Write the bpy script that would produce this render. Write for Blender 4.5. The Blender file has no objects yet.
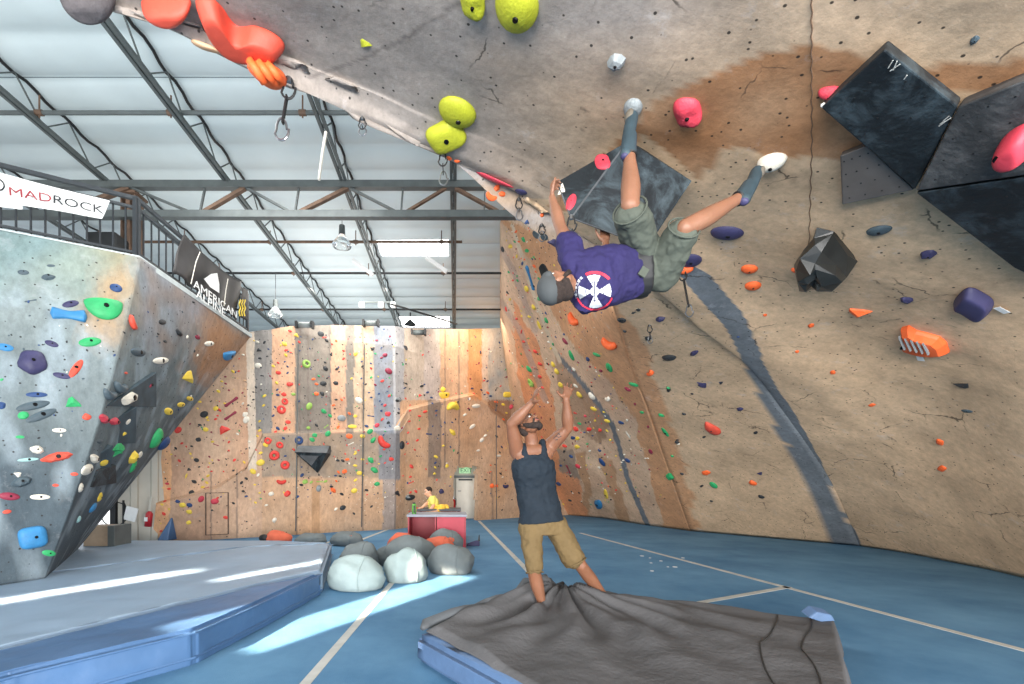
import bpy, bmesh, math, random
from mathutils import Vector, Matrix, noise
from mathutils.bvhtree import BVHTree
random.seed(7)
F = 460.0; CX = 455.0; CY = 480.0; CH = 1.4       # focal length, level-view centre and camera height
scene = bpy.context.scene
COL = scene.collection

def W(px, py, Y):
    return Vector(((px-CX)/F*Y, Y, CH+(CY-py)/F*Y))
def FL(px, py, z=0.0):
    Y = (CH-z)*F/(py-CY)
    return Vector(((px-CX)/F*Y, Y, z))
def PX(v):
    y = max(v[1], 0.05)
    return (CX+F*v[0]/y, CY-F*(v[2]-CH)/y)
def lin(c):
    return tuple((x/255/12.92 if x/255 <= 0.04045 else ((x/255+0.055)/1.055)**2.4) for x in c)

# ------------------------------------------------------------------ materials
def nodes_of(name):
    m = bpy.data.materials.new(name); m.use_nodes = True
    nt = m.node_tree
    return m, nt, nt.nodes['Principled BSDF']
def mat(name, rgb, rough=0.6, metal=0.0, var=0.12, scale=8.0, bump=0.0, bscale=40.0, spec=0.4, coat=0.0, emit=None, estr=0.0):
    m, nt, b = nodes_of(name)
    N = nt.nodes; L = nt.links
    c = lin(rgb)
    tc = N.new('ShaderNodeTexCoord')
    n = N.new('ShaderNodeTexNoise'); n.inputs['Scale'].default_value = scale; n.inputs['Detail'].default_value = 5
    L.new(tc.outputs['Object'], n.inputs['Vector'])
    r = N.new('ShaderNodeValToRGB')
    r.color_ramp.elements[0].position = 0.3; r.color_ramp.elements[1].position = 0.7
    r.color_ramp.elements[0].color = (*[x*(1-var) for x in c], 1)
    r.color_ramp.elements[1].color = (*[min(1, x*(1+var)) for x in c], 1)
    L.new(n.outputs['Fac'], r.inputs['Fac']); L.new(r.outputs['Color'], b.inputs['Base Color'])
    b.inputs['Roughness'].default_value = rough; b.inputs['Metallic'].default_value = metal
    b.inputs['Specular IOR Level'].default_value = spec
    if coat: b.inputs['Coat Weight'].default_value = coat
    if bump:
        n2 = N.new('ShaderNodeTexNoise'); n2.inputs['Scale'].default_value = bscale; n2.inputs['Detail'].default_value = 4
        L.new(tc.outputs['Object'], n2.inputs['Vector'])
        bp = N.new('ShaderNodeBump'); bp.inputs['Strength'].default_value = bump; bp.inputs['Distance'].default_value = 0.02
        L.new(n2.outputs['Fac'], bp.inputs['Height']); L.new(bp.outputs['Normal'], b.inputs['Normal'])
    if emit:
        b.inputs['Emission Color'].default_value = (*lin(emit), 1); b.inputs['Emission Strength'].default_value = estr
    return m

def wall_material(name, chalk=0.35, cracks=True, holes=0.2, rough=0.75, bumps=0.35):
    """painted plywood / textured climbing surface: paint colour comes from the painted regions stored on the mesh"""
    m, nt, b = nodes_of(name); N = nt.nodes; L = nt.links
    geo = N.new('ShaderNodeTexCoord'); at = N.new('ShaderNodeAttribute'); at.attribute_name = 'paint'
    def nz(scale, detail=6, rough_=0.6, stretch=None):
        n = N.new('ShaderNodeTexNoise'); n.inputs['Scale'].default_value = scale
        n.inputs['Detail'].default_value = detail; n.inputs['Roughness'].default_value = rough_
        if stretch:
            mp = N.new('ShaderNodeMapping'); mp.inputs['Scale'].default_value = stretch
            L.new(geo.outputs['Object'], mp.inputs['Vector']); L.new(mp.outputs['Vector'], n.inputs['Vector'])
        else: L.new(geo.outputs['Object'], n.inputs['Vector'])
        return n
    def ramp(src, p0, p1, c0=0.0, c1=1.0):
        r = N.new('ShaderNodeMapRange'); r.inputs['From Min'].default_value = p0; r.inputs['From Max'].default_value = p1
        r.inputs['To Min'].default_value = c0; r.inputs['To Max'].default_value = c1; r.clamp = True
        L.new(src, r.inputs['Value']); return r.outputs['Result']
    def mix(fac, a, c, mode='MIX'):
        x = N.new('ShaderNodeMix'); x.data_type = 'RGBA'; x.blend_type = mode
        if isinstance(fac, float): x.inputs['Factor'].default_value = fac
        else: L.new(fac, x.inputs['Factor'])
        L.new(a, x.inputs['A'])
        if isinstance(c, tuple): x.inputs['B'].default_value = (*c, 1)
        else: L.new(c, x.inputs['B'])
        return x.outputs['Result']
    col = at.outputs['Color']
    v = ramp(nz(1.3, 8, 0.65).outputs['Fac'], 0.3, 0.7, 0.80, 1.22)
    cc = N.new('ShaderNodeCombineColor'); [L.new(v, cc.inputs[i]) for i in range(3)]
    col = mix(1.0, col, cc.outputs['Color'], 'MULTIPLY')
    v2 = ramp(nz(14, 8, 0.75, (1, 1, 0.5)).outputs['Fac'], 0.3, 0.7, 0.76, 1.2)
    c2 = N.new('ShaderNodeCombineColor'); [L.new(v2, c2.inputs[i]) for i in range(3)]
    col = mix(1.0, col, c2.outputs['Color'], 'MULTIPLY')
    # chalk smears
    f = ramp(nz(3.1, 9, 0.75).outputs['Fac'], 0.58, 0.78, 0.0, chalk)
    col = mix(f, col, lin((205, 205, 208)))
    # grey scuffs
    f = ramp(nz(5.3, 9, 0.8, (1, 1, 0.6)).outputs['Fac'], 0.6, 0.75, 0.0, 0.45)
    col = mix(f, col, lin((95, 88, 82)))
    # threaded bolt holes
    vo = N.new('ShaderNodeTexVoronoi'); vo.inputs['Scale'].default_value = 1/holes if holes else 1
    L.new(geo.outputs['Object'], vo.inputs['Vector'])
    if holes:
        f = ramp(vo.outputs['Distance'], 0.09, 0.13, 0.92, 0.0)
        col = mix(f, col, lin((38, 34, 32)))
    if cracks:
        nn = nz(2.2, 5, 0.6)
        mp = N.new('ShaderNodeMix'); mp.data_type = 'VECTOR'; mp.inputs['Factor'].default_value = 0.22
        L.new(geo.outputs['Object'], mp.inputs['A']); L.new(nn.outputs['Color'], mp.inputs['B'])
        vc = N.new('ShaderNodeTexVoronoi'); vc.feature = 'DISTANCE_TO_EDGE'; vc.inputs['Scale'].default_value = 1.7
        L.new(mp.outputs['Result'], vc.inputs['Vector'])
        e = ramp(vc.outputs['Distance'], 0.004, 0.011, 1.0, 0.0)
        msk = ramp(nz(1.9, 4, 0.6).outputs['Fac'], 0.52, 0.6, 0.0, 0.75)
        mu = N.new('ShaderNodeMath'); mu.operation = 'MULTIPLY'; L.new(e, mu.inputs[0]); L.new(msk, mu.inputs[1])
        col = mix(mu.outputs[0], col, lin((55, 47, 42)))
    L.new(col, b.inputs['Base Color'])
    b.inputs['Roughness'].default_value = rough; b.inputs['Specular IOR Level'].default_value = 0.3
    bn = nz(9, 8, 0.7); bp = N.new('ShaderNodeBump'); bp.inputs['Strength'].default_value = bumps; bp.inputs['Distance'].default_value = 0.03
    L.new(bn.outputs['Fac'], bp.inputs['Height']); L.new(bp.outputs['Normal'], b.inputs['Normal'])
    return m

M = {}
M['steel'] = mat('grey_steel', (92, 98, 98), 0.5, 0.3, 0.15, 6)
M['steel_dark'] = mat('dark_steel', (46, 47, 48), 0.5, 0.3, 0.2, 6)
M['rust'] = mat('rusty_steel', (105, 84, 70), 0.7, 0.2, 0.3, 9)
M['black'] = mat('black_paint', (26, 27, 29), 0.5, 0, 0.2, 8)
M['rail'] = mat('rail_black', (52, 56, 60), 0.45, 0.2, 0.15, 8)
M['insul'] = mat('white_insulation', (204, 216, 218), 0.5, 0, 0.05, 1.2, 0.25, 3)
M['strap'] = mat('strap_grey', (118, 130, 134), 0.6)
M['white'] = mat('white_paint', (225, 226, 224), 0.5, 0, 0.05)
M['siding'] = mat('siding', (188, 184, 172), 0.55, 0, 0.08, 2)
M['tape'] = mat('tape_grey', (176, 178, 174), 0.7, 0, 0.15, 5)
M['chrome'] = mat('bare_metal', (150, 152, 155), 0.3, 0.9, 0.1)
M['rope'] = mat('rope_white', (205, 200, 190), 0.8)
M['red'] = mat('red_panel', (150, 38, 52), 0.45, 0, 0.12, 4)
M['volblack'] = mat('volume_black', (40, 46, 50), 0.55, 0, 0.55, 3.5, 0.3, 30)
def volmat(name, dark, light):
    m = mat(name, dark, 0.6, 0, .3, 5, .25, 30); nt = m.node_tree; N = nt.nodes; L = nt.links; b = N['Principled BSDF']
    src = b.inputs['Base Color'].links[0].from_socket
    tc = N.new('ShaderNodeTexCoord'); n = N.new('ShaderNodeTexNoise'); n.inputs['Scale'].default_value = 3.2; n.inputs['Detail'].default_value = 9; n.inputs['Roughness'].default_value = .72; n.inputs['Distortion'].default_value = .8
    L.new(tc.outputs['Object'], n.inputs['Vector'])
    r = N.new('ShaderNodeMapRange'); r.inputs['From Min'].default_value = .46; r.inputs['From Max'].default_value = .78; r.inputs['To Max'].default_value = .85; L.new(n.outputs['Fac'], r.inputs['Value'])
    x = N.new('ShaderNodeMix'); x.data_type = 'RGBA'; L.new(r.outputs['Result'], x.inputs['Factor']); L.new(src, x.inputs['A']); x.inputs['B'].default_value = (*lin(light), 1)
    L.new(x.outputs['Result'], b.inputs['Base Color']); return m
M['volblack'] = volmat('volume_black', (24, 31, 36), (92, 108, 116))
M['volgrey_chalk'] = volmat('volume_grey_chalk', (56, 58, 60), (124, 124, 124))
M['volgrey'] = mat('volume_grey', (78, 82, 86), 0.6, 0, 0.35, 4, 0.3, 30)

# ------------------------------------------------------------------ object helpers
def tag(o, label=None, cat=None, group=None, kind=None):
    if label: o['label'] = label
    if cat: o['category'] = cat
    if group: o['group'] = group
    if kind: o['kind'] = kind
    return o
def link(name, me, m=None, parent=None, smooth=False):
    o = bpy.data.objects.new(name, me); COL.objects.link(o)
    if m and not me.materials: me.materials.append(m)
    if parent: o.parent = parent
    if smooth:
        for p in me.polygons: p.use_smooth = True
    return o
def empty(name, loc, label, cat, group=None):
    o = bpy.data.objects.new(name, None); COL.objects.link(o); o.location = loc
    o.empty_display_size = 0.1
    bpy.context.view_layer.update()
    return tag(o, label, cat, group)
class MB:
    """mesh builder in world space"""
    def __init__(s): s.bm = bmesh.new()
    def box(s, c, d, rot=None):
        r = bmesh.ops.create_cube(s.bm, size=1)
        mt = Matrix.Translation(Vector(c)) @ (rot.to_4x4() if rot else Matrix()) @ Matrix.Diagonal((*d, 1))
        bmesh.ops.transform(s.bm, matrix=mt, verts=r['verts']); return s
    def bar(s, a, b, w, h=None, up=Vector((0, 0, 1))):
        a = Vector(a); b = Vector(b); d = b-a
        z = d.normalized(); x = z.cross(up)
        if x.length < 1e-4: x = z.cross(Vector((1, 0, 0)))
        x.normalize(); y = z.cross(x)
        R = Matrix((x, y, z)).transposed()
        return s.box((a+b)/2, (w, h or w, d.length), R)
    def tube(s, pts, r, seg=8, cap=True):
        pts = [Vector(p) for p in pts]; rings = []
        n = len(pts)
        prev = None
        for i, p in enumerate(pts):
            t = (pts[min(i+1, n-1)]-pts[max(i-1, 0)]).normalized()
            if prev is None:
                x = t.cross(Vector((0.13, 0.2, 1))).normalized()
            else:
                x = (prev - t*prev.dot(t)).normalized()
            prev = x; y = t.cross(x)
            rr = r[i] if isinstance(r, (list, tuple)) else r
            rings.append([s.bm.verts.new(p+(x*math.cos(2*math.pi*k/seg)+y*math.sin(2*math.pi*k/seg))*rr) for k in range(seg)])
        for i in range(n-1):
            for k in range(seg):
                s.bm.faces.new((rings[i][k], rings[i][(k+1) % seg], rings[i+1][(k+1) % seg], rings[i+1][k]))
        if cap:
            s.bm.faces.new(rings[0][::-1]); s.bm.faces.new(rings[-1])
        return s
    def ring(s, c, R, r, nrm=Vector((0, 1, 0)), seg=20):
        nrm = Vector(nrm).normalized(); x = nrm.orthogonal().normalized(); y = nrm.cross(x)
        pts = [Vector(c)+(x*math.cos(t)+y*math.sin(t))*R for t in [2*math.pi*k/seg for k in range(seg+1)]]
        return s.tube(pts, r, 6, False)
    def hull(s, pts):
        vs = [s.bm.verts.new(p) for p in pts]
        bmesh.ops.convex_hull(s.bm, input=vs); return s
    def slab(s, poly, z0, z1):
        lo = [s.bm.verts.new((p[0], p[1], z0)) for p in poly]; hi = [s.bm.verts.new((p[0], p[1], z1)) for p in poly]
        n = len(poly)
        s.bm.faces.new(hi); s.bm.faces.new(lo[::-1])
        for i in range(n): s.bm.faces.new((lo[i], lo[(i+1) % n], hi[(i+1) % n], hi[i]))
        return s
    def build(s, name, m, parent=None, smooth=False, bevel=0, seg=2, sub=0):
        bmesh.ops.recalc_face_normals(s.bm, faces=s.bm.faces)
        if bevel:
            bmesh.ops.bevel(s.bm, geom=[e for e in s.bm.edges if len(e.link_faces) == 2 and e.calc_face_angle(0) > 0.5], offset=bevel, segments=seg, affect='EDGES', profile=0.5)
        me = bpy.data.meshes.new(name); 
        if parent is not None:
            bmesh.ops.transform(s.bm, matrix=parent.matrix_world.inverted(), verts=s.bm.verts)
        s.bm.to_mesh(me); s.bm.free()
        o = link(name, me, m, parent, smooth)
        if sub:
            md = o.modifiers.new('sub', 'SUBSURF'); md.levels = sub; md.render_levels = sub
        return o
def root_at(o):
    """move an object's origin to its base, keeping the mesh where it is"""
    me = o.data; n = len(me.vertices)
    c = Vector((sum(v.co.x for v in me.vertices)/n, sum(v.co.y for v in me.vertices)/n, min(v.co.z for v in me.vertices)))
    me.transform(Matrix.Translation(-c)); o.location = o.location + c
    return o

def catmull(p0, p1, p2, p3, t):
    return 0.5*((2*p1)+(-p0+p2)*t+(2*p0-5*p1+4*p2-p3)*t*t+(-p0+3*p1-3*p2+p3)*t*t*t)
def resample(pts, n, smooth=True):
    """n+1 points evenly over the parameter of a polyline"""
    out = []; m = len(pts)-1
    for k in range(n+1):
        u = k/n*m; i = min(int(u), m-1); t = u-i
        if smooth:
            a = pts[i-1] if i > 0 else pts[0]*2-pts[1]
            d = pts[i+2] if i+2 <= m else pts[m]*2-pts[m-1]
            out.append(catmull(a, pts[i], pts[i+1], d, t))
        else: out.append(pts[i].lerp(pts[i+1], t))
    return out
def grid_mesh(name, cols, nu, nv, m, paint, smooth_u=True, parent=None, rough=0.02, thick=0.12):
    """cols: list of polylines (top to base) -> dense smooth sheet painted by paint(px,py)"""
    cols = [resample(c, nv) for c in cols]
    rows = [resample([c[i] for c in cols], nu, smooth_u) for i in range(nv+1)]
    vs = []; 
    for r in rows: vs += r
    fs = [(i*(nu+1)+j, i*(nu+1)+j+1, (i+1)*(nu+1)+j+1, (i+1)*(nu+1)+j) for i in range(nv) for j in range(nu)]
    me = bpy.data.meshes.new(name); me.from_pydata([tuple(v) for v in vs], [], fs); me.update()
    if rough:
        nr = [v.normal.copy() for v in me.vertices]
        for k, v in enumerate(me.vertices):
            i, j = divmod(k, nu+1)
            e = min(1, min(i, nv-i)/30, min(j, nu-j)/30)
            v.co = v.co + nr[k]*rough*e*(noise.noise(v.co*1.1)*1.4+noise.noise(v.co*3.1)*0.5)
    me.update()
    ca = me.color_attributes.new('paint', 'FLOAT_COLOR', 'POINT')
    for k, v in enumerate(me.vertices):
        ca.data[k].color = (*paint(*PX(v.co), v.co), 1)
    o = link(name, me, m, parent, True)
    bvh = BVHTree.FromPolygons([v.co.copy() for v in me.vertices], [tuple(p.vertices) for p in me.polygons])
    return o, bvh

def inpoly(x, y, P):
    c = False; n = len(P); j = n-1
    for i in range(n):
        xi, yi = P[i]; xj, yj = P[j]
        if (yi > y) != (yj > y) and x < (xj-xi)*(y-yi)/(yj-yi)+xi: c = not c
        j = i
    return c
def soft(x, y, P, r=10, n=8):
    return (inpoly(x, y, P)*2+sum(inpoly(x+r*math.cos(k*6.283/n)*(1 if k % 2 else .5), y+r*math.sin(k*6.283/n)*(1 if k % 2 else .5), P) for k in range(n)))/(n+2)
def seglen(x, y, P):
    best = 1e9
    for (x0, y0), (x1, y1) in zip(P, P[1:]):
        dx, dy = x1-x0, y1-y0; t = max(0, min(1, ((x-x0)*dx+(y-y0)*dy)/(dx*dx+dy*dy+1e-9)))
        best = min(best, math.hypot(x-x0-t*dx, y-y0-t*dy))
    return best
def mixc(a, b, t): return tuple(a[i]*(1-t)+b[i]*t for i in range(3))
# ------------------------------------------------------------------ the climbing walls
TAN = lin((212, 182, 150)); TAN2 = lin((200, 170, 138)); GREYU = lin((150, 141, 134)); BROWN = lin((158, 108, 70)); STRIPE = lin((112, 118, 124))
ORANGE = lin((200, 148, 108)); PALE = lin((205, 188, 164)); DGREY = lin((120, 114, 110))
BASE = [FL(690, 531), FL(770, 538), FL(860, 546), FL(950, 562), FL(1024, 578), Vector((7.6, 4.9, 0)), Vector((7.2, 3.0, 0)), Vector((7.0, 0.8, 0))]
b0 = [W(440, 150, 4.03), W(475, 180, 4.3), W(510, 213, 4.6), W(555, 245, 4.9), W(600, 275, 5.3), W(617, 320, 6.4), W(640, 390, 8.6), W(665, 460, 10.8), FL(690, 531)]
crease = [W(440, 150, 4.03), W(490, 174, 4.3), W(550, 204, 4.62), W(620, 245, 5.0), W(665, 272, 5.25), W(720, 330, 5.9), W(775, 400, 7.05), W(830, 480, 8.4), FL(860, 546)]
zf = [p.z/crease[0].z for p in crease]
tot = (crease[-1]-crease[0]); tot.z = 0
sf = [((p-crease[0]).to_2d().dot(tot.to_2d()))/tot.length_squared for p in crease]
def prof(lip, base, pw=1.0):
    out = []
    for z, s in zip(zf, sf):
        out.append(Vector((lip.x+(base.x-lip.x)*s, lip.y+(base.y-lip.y)*s, lip.z*(z**pw))))
    return out
near_cols = [crease,
    prof(W(360, 117, 3.72), FL(905, 553), 0.9),
    prof(W(290, 85, 3.47), FL(950, 562), 0.8),
    prof(W(205, 45, 3.25), FL(990, 570), 0.72),
    prof(W(130, 10, 3.08), FL(1024, 578), 0.66),
    prof(W(70, -14, 2.98), Vector((7.9, 5.8, 0)), 0.62),
    prof(Vector((-2.9, 2.3, 4.6)), Vector((7.6, 4.6, 0)), 0.6),
    prof(Vector((-3.3, 1.2, 4.6)), Vector((7.3, 2.8, 0)), 0.6),
    prof(Vector((-3.4, -0.6, 4.6)), Vector((7.0, 0.8, 0)), 0.6)]
P_BROWN = [(548, 207), (575, 180), (600, 160), (650, 112), (700, 80), (735, 66), (770, 50), (815, 42), (880, 62), (925, 68), (1030, 60), (1100, 60), (1100, 100), (1000, 92), (960, 92), (905, 130), (878, 165), (830, 158), (800, 156), (772, 160), (745, 146), (722, 150), (704, 180), (640, 135), (600, 190), (575, 212)]
P_STRIPE = [(662, 258), (690, 265), (712, 276), (745, 316), (768, 372), (795, 415), (818, 456), (864, 550), (836, 550), (793, 456), (768, 415), (742, 361), (725, 328), (699, 298)]
P_C = [(500, 215), (560, 245), (590, 262), (612, 292), (628, 320), (645, 345), (664, 400), (684, 460), (698, 534), (664, 530), (650, 470), (634, 420), (612, 388), (584, 358), (562, 330), (546, 298), (530, 262)]
L_RIB = [(558, 356), (575, 375), (590, 393), (612, 424), (620, 450), (628, 480), (648, 526)]
P_O2 = [(512, 300), (540, 345), (552, 385), (556, 430), (575, 470), (590, 520), (566, 516), (545, 470), (528, 420), (515, 360)]
P_O3 = [(598, 455), (612, 462), (634, 530), (620, 528)]
P_O4 = [(576, 452), (584, 452), (592, 490), (588, 520)]
P_DK = [(553, 345), (585, 388), (612, 425), (600, 445), (575, 425), (560, 400)]
P_GREYD = [(556, 445), (575, 450), (580, 480), (560, 470)]
def paint_near(px, py, co):
    n1 = noise.noise(co*0.9); n2 = noise.noise(co*2.6)
    x = px+n2*7; y = py+n1*7
    c = mixc(TAN, TAN2, 0.5+0.5*n1)
    # upper grey field
    t = (150-(y+0.12*(x-600)))/130.0
    if x < 640: t = max(t, (640-x)/180 if y < 200 else 0)
    c = mixc(c, GREYU, max(0, min(1, t))*max(.25, min(1, (860-x)/220)))
    if inpoly(x, y, P_BROWN): c = mixc(BROWN, TAN2, 0.25+0.3*n2)
    if inpoly(x, y, P_C): c = mixc(ORANGE, TAN2, 0.2)
    xs = px+n2*2.5; ys = py+n1*2
    if inpoly(xs, ys, P_STRIPE): c = STRIPE
    if seglen(px+n2*2, py+n2*2, [(470, -5), (400, 42), (345, 66), (310, 78)]) < 2.0: c = mixc(c, lin((104, 96, 92)), 0.6)
    return c
def paint_b(px, py, co):
    n1 = noise.noise(Vector((co.x*0.8, co.y*0.8, co.z*6))); n2 = noise.noise(co*2.2)
    c = mixc(lin((150, 150, 152)), lin((172, 150, 130)), max(0, min(1, 0.5+n1*1.4)))
    if py > 258: c = mixc(c, TAN, min(1, (py-258)/30))
    d = seglen(px, py, [(440, 150), (490, 174), (550, 204), (620, 245)])
    if d < 2.2 and px < 640: c = lin((222, 218, 210))
    if py > 285: c = mixc(c, paint_near(px, py, co), min(1, (py-285)/15))
    return c
def paint_far(px, py, co):
    n1 = noise.noise(co*1.1); n2 = noise.noise(co*2.4)
    x = px+n2*4; y = py+n1*4
    c = mixc(lin((212, 184, 156)), lin((200, 168, 142)), 0.5+n1)
    if inpoly(x, y, P_C): c = mixc(ORANGE, TAN2, 0.15)
    if inpoly(x, y, P_O2): c = mixc(ORANGE, lin((222, 150, 112)), 0.5)
    if inpoly(x, y, P_O3) or inpoly(x, y, P_O4): c = mixc(BROWN, TAN, .45)
    if inpoly(px+n2*2, py+n2*2, P_DK): c = mixc(mixc(BROWN, DGREY, 0.5), TAN, .35)
    if inpoly(x, y, P_GREYD): c = mixc(DGREY, TAN, 0.3)
    if seglen(px, py, L_RIB) < 2.3: c = STRIPE
    if seglen(px, py, [(512, 225), (532, 290), (552, 345), (560, 362)]) < 1.8: c = PALE
    if seglen(px, py, [(502, 250), (515, 275), (535, 330)]) < 3 or seglen(px, py, [(500, 300), (520, 330), (545, 400)]) < 3: c = mixc(c, lin((170, 150, 140)), 0.7)
    return c
MW = wall_material('climbing_wall_near', chalk=0.5, bumps=.2, holes=0.085)
MF = wall_material('climbing_wall_far', chalk=0.3, holes=0.11, cracks=False, bumps=.2)
wallA, bvhA = grid_mesh('wall_right', near_cols, 330, 210, MW, paint_near, rough=0.022)
tag(wallA, kind='structure')
wallB, bvhB = grid_mesh('wall_right_return', [b0, crease], 26, 190, MW, paint_b, rough=0.0)
tag(wallB, kind='structure')
# far part of the right wall, behind the prow and back to the corner
f3 = [W(566, 150, 8.3), W(580, 205, 7.7), W(598, 262, 7.2), W(606, 292, 7.0), W(617, 322, 6.9), W(640, 390, 8.6), W(665, 460, 10.8), FL(690, 531)]
f2 = [W(505, 200, 9.35), W(512, 232, 9.5), W(528, 275, 9.8), W(545, 318, 10.4), W(560, 358, 11.2), W(585, 408, 12.2), W(608, 460, 13.4), FL(645, 525)]
f1 = [W(500, 222, 10.1), W(502, 262, 10.7), W(508, 300, 11.5), W(520, 340, 12.6), W(535, 378, 13.5), W(550, 420, 14.4), W(572, 468, 15.4), FL(602, 518)]
f0 = [W(500, 326, 16.9), W(501, 338, 16.9), W(503, 352, 16.9), W(506, 376, 17.0), W(512, 405, 17.2), W(530, 444, 17.5), W(550, 482, 18.0), FL(568, 515)]
wallF, bvhF = grid_mesh('wall_right_rear', [f3, f2, f1, f0], 120, 150, MF, paint_far, smooth_u=False, rough=0.02)
tag(wallF, kind='structure')
for o in (wallA, wallB, wallF):
    md = o.modifiers.new('thickness', 'SOLIDIFY'); md.thickness = 0.035
# orientation of the sheets: thickness away from the room
def orient(o, away):
    md = o.modifiers['thickness']
    me = o.data; s = 0
    for p in me.polygons: s += p.normal.dot(Vector(away))
    md.offset = 1 if s > 0 else -1
orient(wallA, (0.4, 0.3, 1)); orient(wallB, (0.2, 0.5, 1)); orient(wallF, (1, 0.2, 0.4))

# ---------------- back wall: upper face set back behind a lower bulge
# column: base px, base py, ledge py (front), top py, tilt
BW = [  # bx, lx, tx, base_y, ledge_y, top_y
    (152, 156, 175, 541.5, 505, 340), (186, 189, 205, 541, 497, 338), (215, 218, 232, 539.5, 488, 335), (250, 246, 262, 537.5, 470, 330),
    (262, 263, 268, 537, 436, 330), (300, 300, 290, 534.5, 434, 326), (345, 345, 335, 531.5, 432, 325), (394, 396, 395, 529.5, 430, 326),
    (404, 408, 405, 528, 410, 328), (440, 440, 440, 524.5, 402, 329), (462, 474, 470, 521.5, 395, 329), (520, 512, 501, 517.5, 424, 328), (569, 545, 502, 515, 485, 330)]
bcols = []
for bx, lx, tx, by, ly, ty in BW:
    B = FL(bx, by); Yb = B.y
    if bx >= 562: Yb = 18.4
    A = W(lx, ly, Yb-0.25); A2 = W(lx, ly-3, Yb+0.05)
    T = W(tx, ty, Yb+(0.0 if bx < 500 else -1.2)); 
    if bx >= 562: A = W(545, 472, 17.75); A2 = W(541, 466, 17.65); T = W(501, 330, 16.9)
    bcols.append((B, A, A2, T))
def paint_back(px, py, co):
    n1 = noise.noise(co*0.9); n2 = noise.noise(co*3)
    x = px+n2*0.8; y = py
    c = mixc(lin((196, 156, 122)), lin((188, 158, 132)), 0.5+n1)
    up = py < 433 if px < 400 else py < 400
    pale = lin((200, 182, 162)); gb = lin((138, 128, 118)); dk = lin((112, 106, 98)); bl = lin((130, 136, 146))
    if px < 262:
        c = mixc(lin((196, 166, 140)), lin((186, 150, 124)), 0.5+n1)
        if 246 < x-(y-330)*0.02 < 254 and y < 470: c = lin((204, 188, 170))
        if x-(y-330)*0.02 >= 254 and y < 430: c = lin((132, 128, 124))
        if inpoly(x, y, [(150, 430), (166, 400), (172, 470), (168, 540), (150, 540)]): c = lin((222, 172, 130))
        if inpoly(x, y, [(160, 540), (171, 515), (178, 540)]): pass
    elif up:
        if x < 272: c = lin((136, 132, 128))
        elif x < 295: c = lin((192, 154, 126))
        elif x < 329: c = mixc(gb, dk, 0.4+n2*0.5)
        elif x < 346: c = lin((190, 152, 126)) if x > 331 else dk
        elif x < 354: c = mixc(gb, dk, 0.5)
        elif x < 374: c = lin((190, 164, 138))
        elif x < 393: c = mixc(bl, gb, 0.25+n2*0.5)
        elif x < 404: c = lin((170, 168, 168))
        elif x < 424: c = lin((184, 168, 152))
        elif x < 440: c = mixc(lin((198, 184, 176)), gb, 0.3+n2*0.4)
        elif x < 468: c = lin((198, 162, 132))
        elif x < 482: c = lin((200, 144, 100))
        elif x < 488: c = lin((196, 174, 156))
        else: c = mixc(lin((152, 158, 160)), lin((200, 176, 150)), 0.4+n2*0.5)
    else:
        if px < 400 and y < 477 and x > 262-(y-433)*0.1: c = mixc(lin((172, 146, 120)), gb, 0.5+n2*0.4)
        if 380-0.02*(y-430) < x < 400 and y < 480: c = lin((128, 126, 128))
        if 383 < x < 396 and y >= 480: c = mixc(lin((140, 134, 132)), lin((196, 160, 130)), 0.25)
        if 428 < x < 441 and y < 478: c = mixc(lin((128, 114, 104)), c, 0.15)
        if 312 < x < 320 and y > 478: c = lin((176, 138, 104))
        if px > 488 and y > 395 and y < 425 and (y-395) < (x-478)*0.9+4: c = lin((150, 116, 92))
    d = min(abs(px-v-(py-430)*0.0) for v in (297, 363, 492, 211, 237)) if py > 470 else min(abs(px-v) for v in (363, 300, 445, 459, 308))
    if d < 0.8 and px > 205: c = mixc(c, lin((110, 98, 92)), 0.6)
    return c
# dense rows with sharp ledges
def polycols(cols, seg):
    out = []
    for c in cols:
        pts = []
        for (a, b_), n in zip(zip(c, c[1:]), seg):
            pts += [a.lerp(b_, k/n) for k in range(n)]
        pts.append(c[-1]); out.append(pts)
    return out
segs = (46, 3, 60)
pc = polycols([(c[3], c[2], c[1], c[0]) for c in bcols], (60, 3, 46))
nU = 34
allc = []
for a, b_ in zip(pc, pc[1:]):
    for k in range(nU): allc.append([p.lerp(q, k/nU) for p, q in zip(a, b_)])
allc.append(pc[-1])
vs = [p for c in allc for p in c]; nr = len(allc[0])
# cut a doorway: skip faces inside the door portal
DOOR = [(453.5, 519.9), (453.5, 478), (457, 468), (462, 464.5), (482, 465.5), (477.5, 470), (477, 519.9)]
fs = []
for i in range(len(allc)-1):
    for j in range(nr-1):
        q = (i*nr+j, i*nr+j+1, (i+1)*nr+j+1, (i+1)*nr+j)
        cx_, cy_ = PX(sum((vs[k] for k in q), Vector())/4)
        if inpoly(cx_, cy_, [(453.5, 530), (453.5, 476), (458, 466.5), (480, 466.5), (477, 472), (477, 530)]): continue
        fs.append(q)
me = bpy.data.meshes.new('wall_back'); me.from_pydata([tuple(v) for v in vs], [], fs); me.update()
ca = me.color_attributes.new('paint', 'FLOAT_COLOR', 'POINT')
for k, v in enumerate(me.vertices): ca.data[k].color = (*paint_back(*PX(v.co), v.co), 1)
MBK = wall_material('climbing_wall_back', chalk=0.25, holes=0.13, cracks=False, bumps=0.25)
wallK = link('wall_back', me, MBK, None, False); tag(wallK, kind='structure')
bvhK = BVHTree.FromPolygons([v.co.copy() for v in me.vertices], [tuple(p.vertices) for p in me.polygons])
md = wallK.modifiers.new('thickness', 'SOLIDIFY'); md.thickness = 0.16; orient(wallK, (0, 1, 0))

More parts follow.
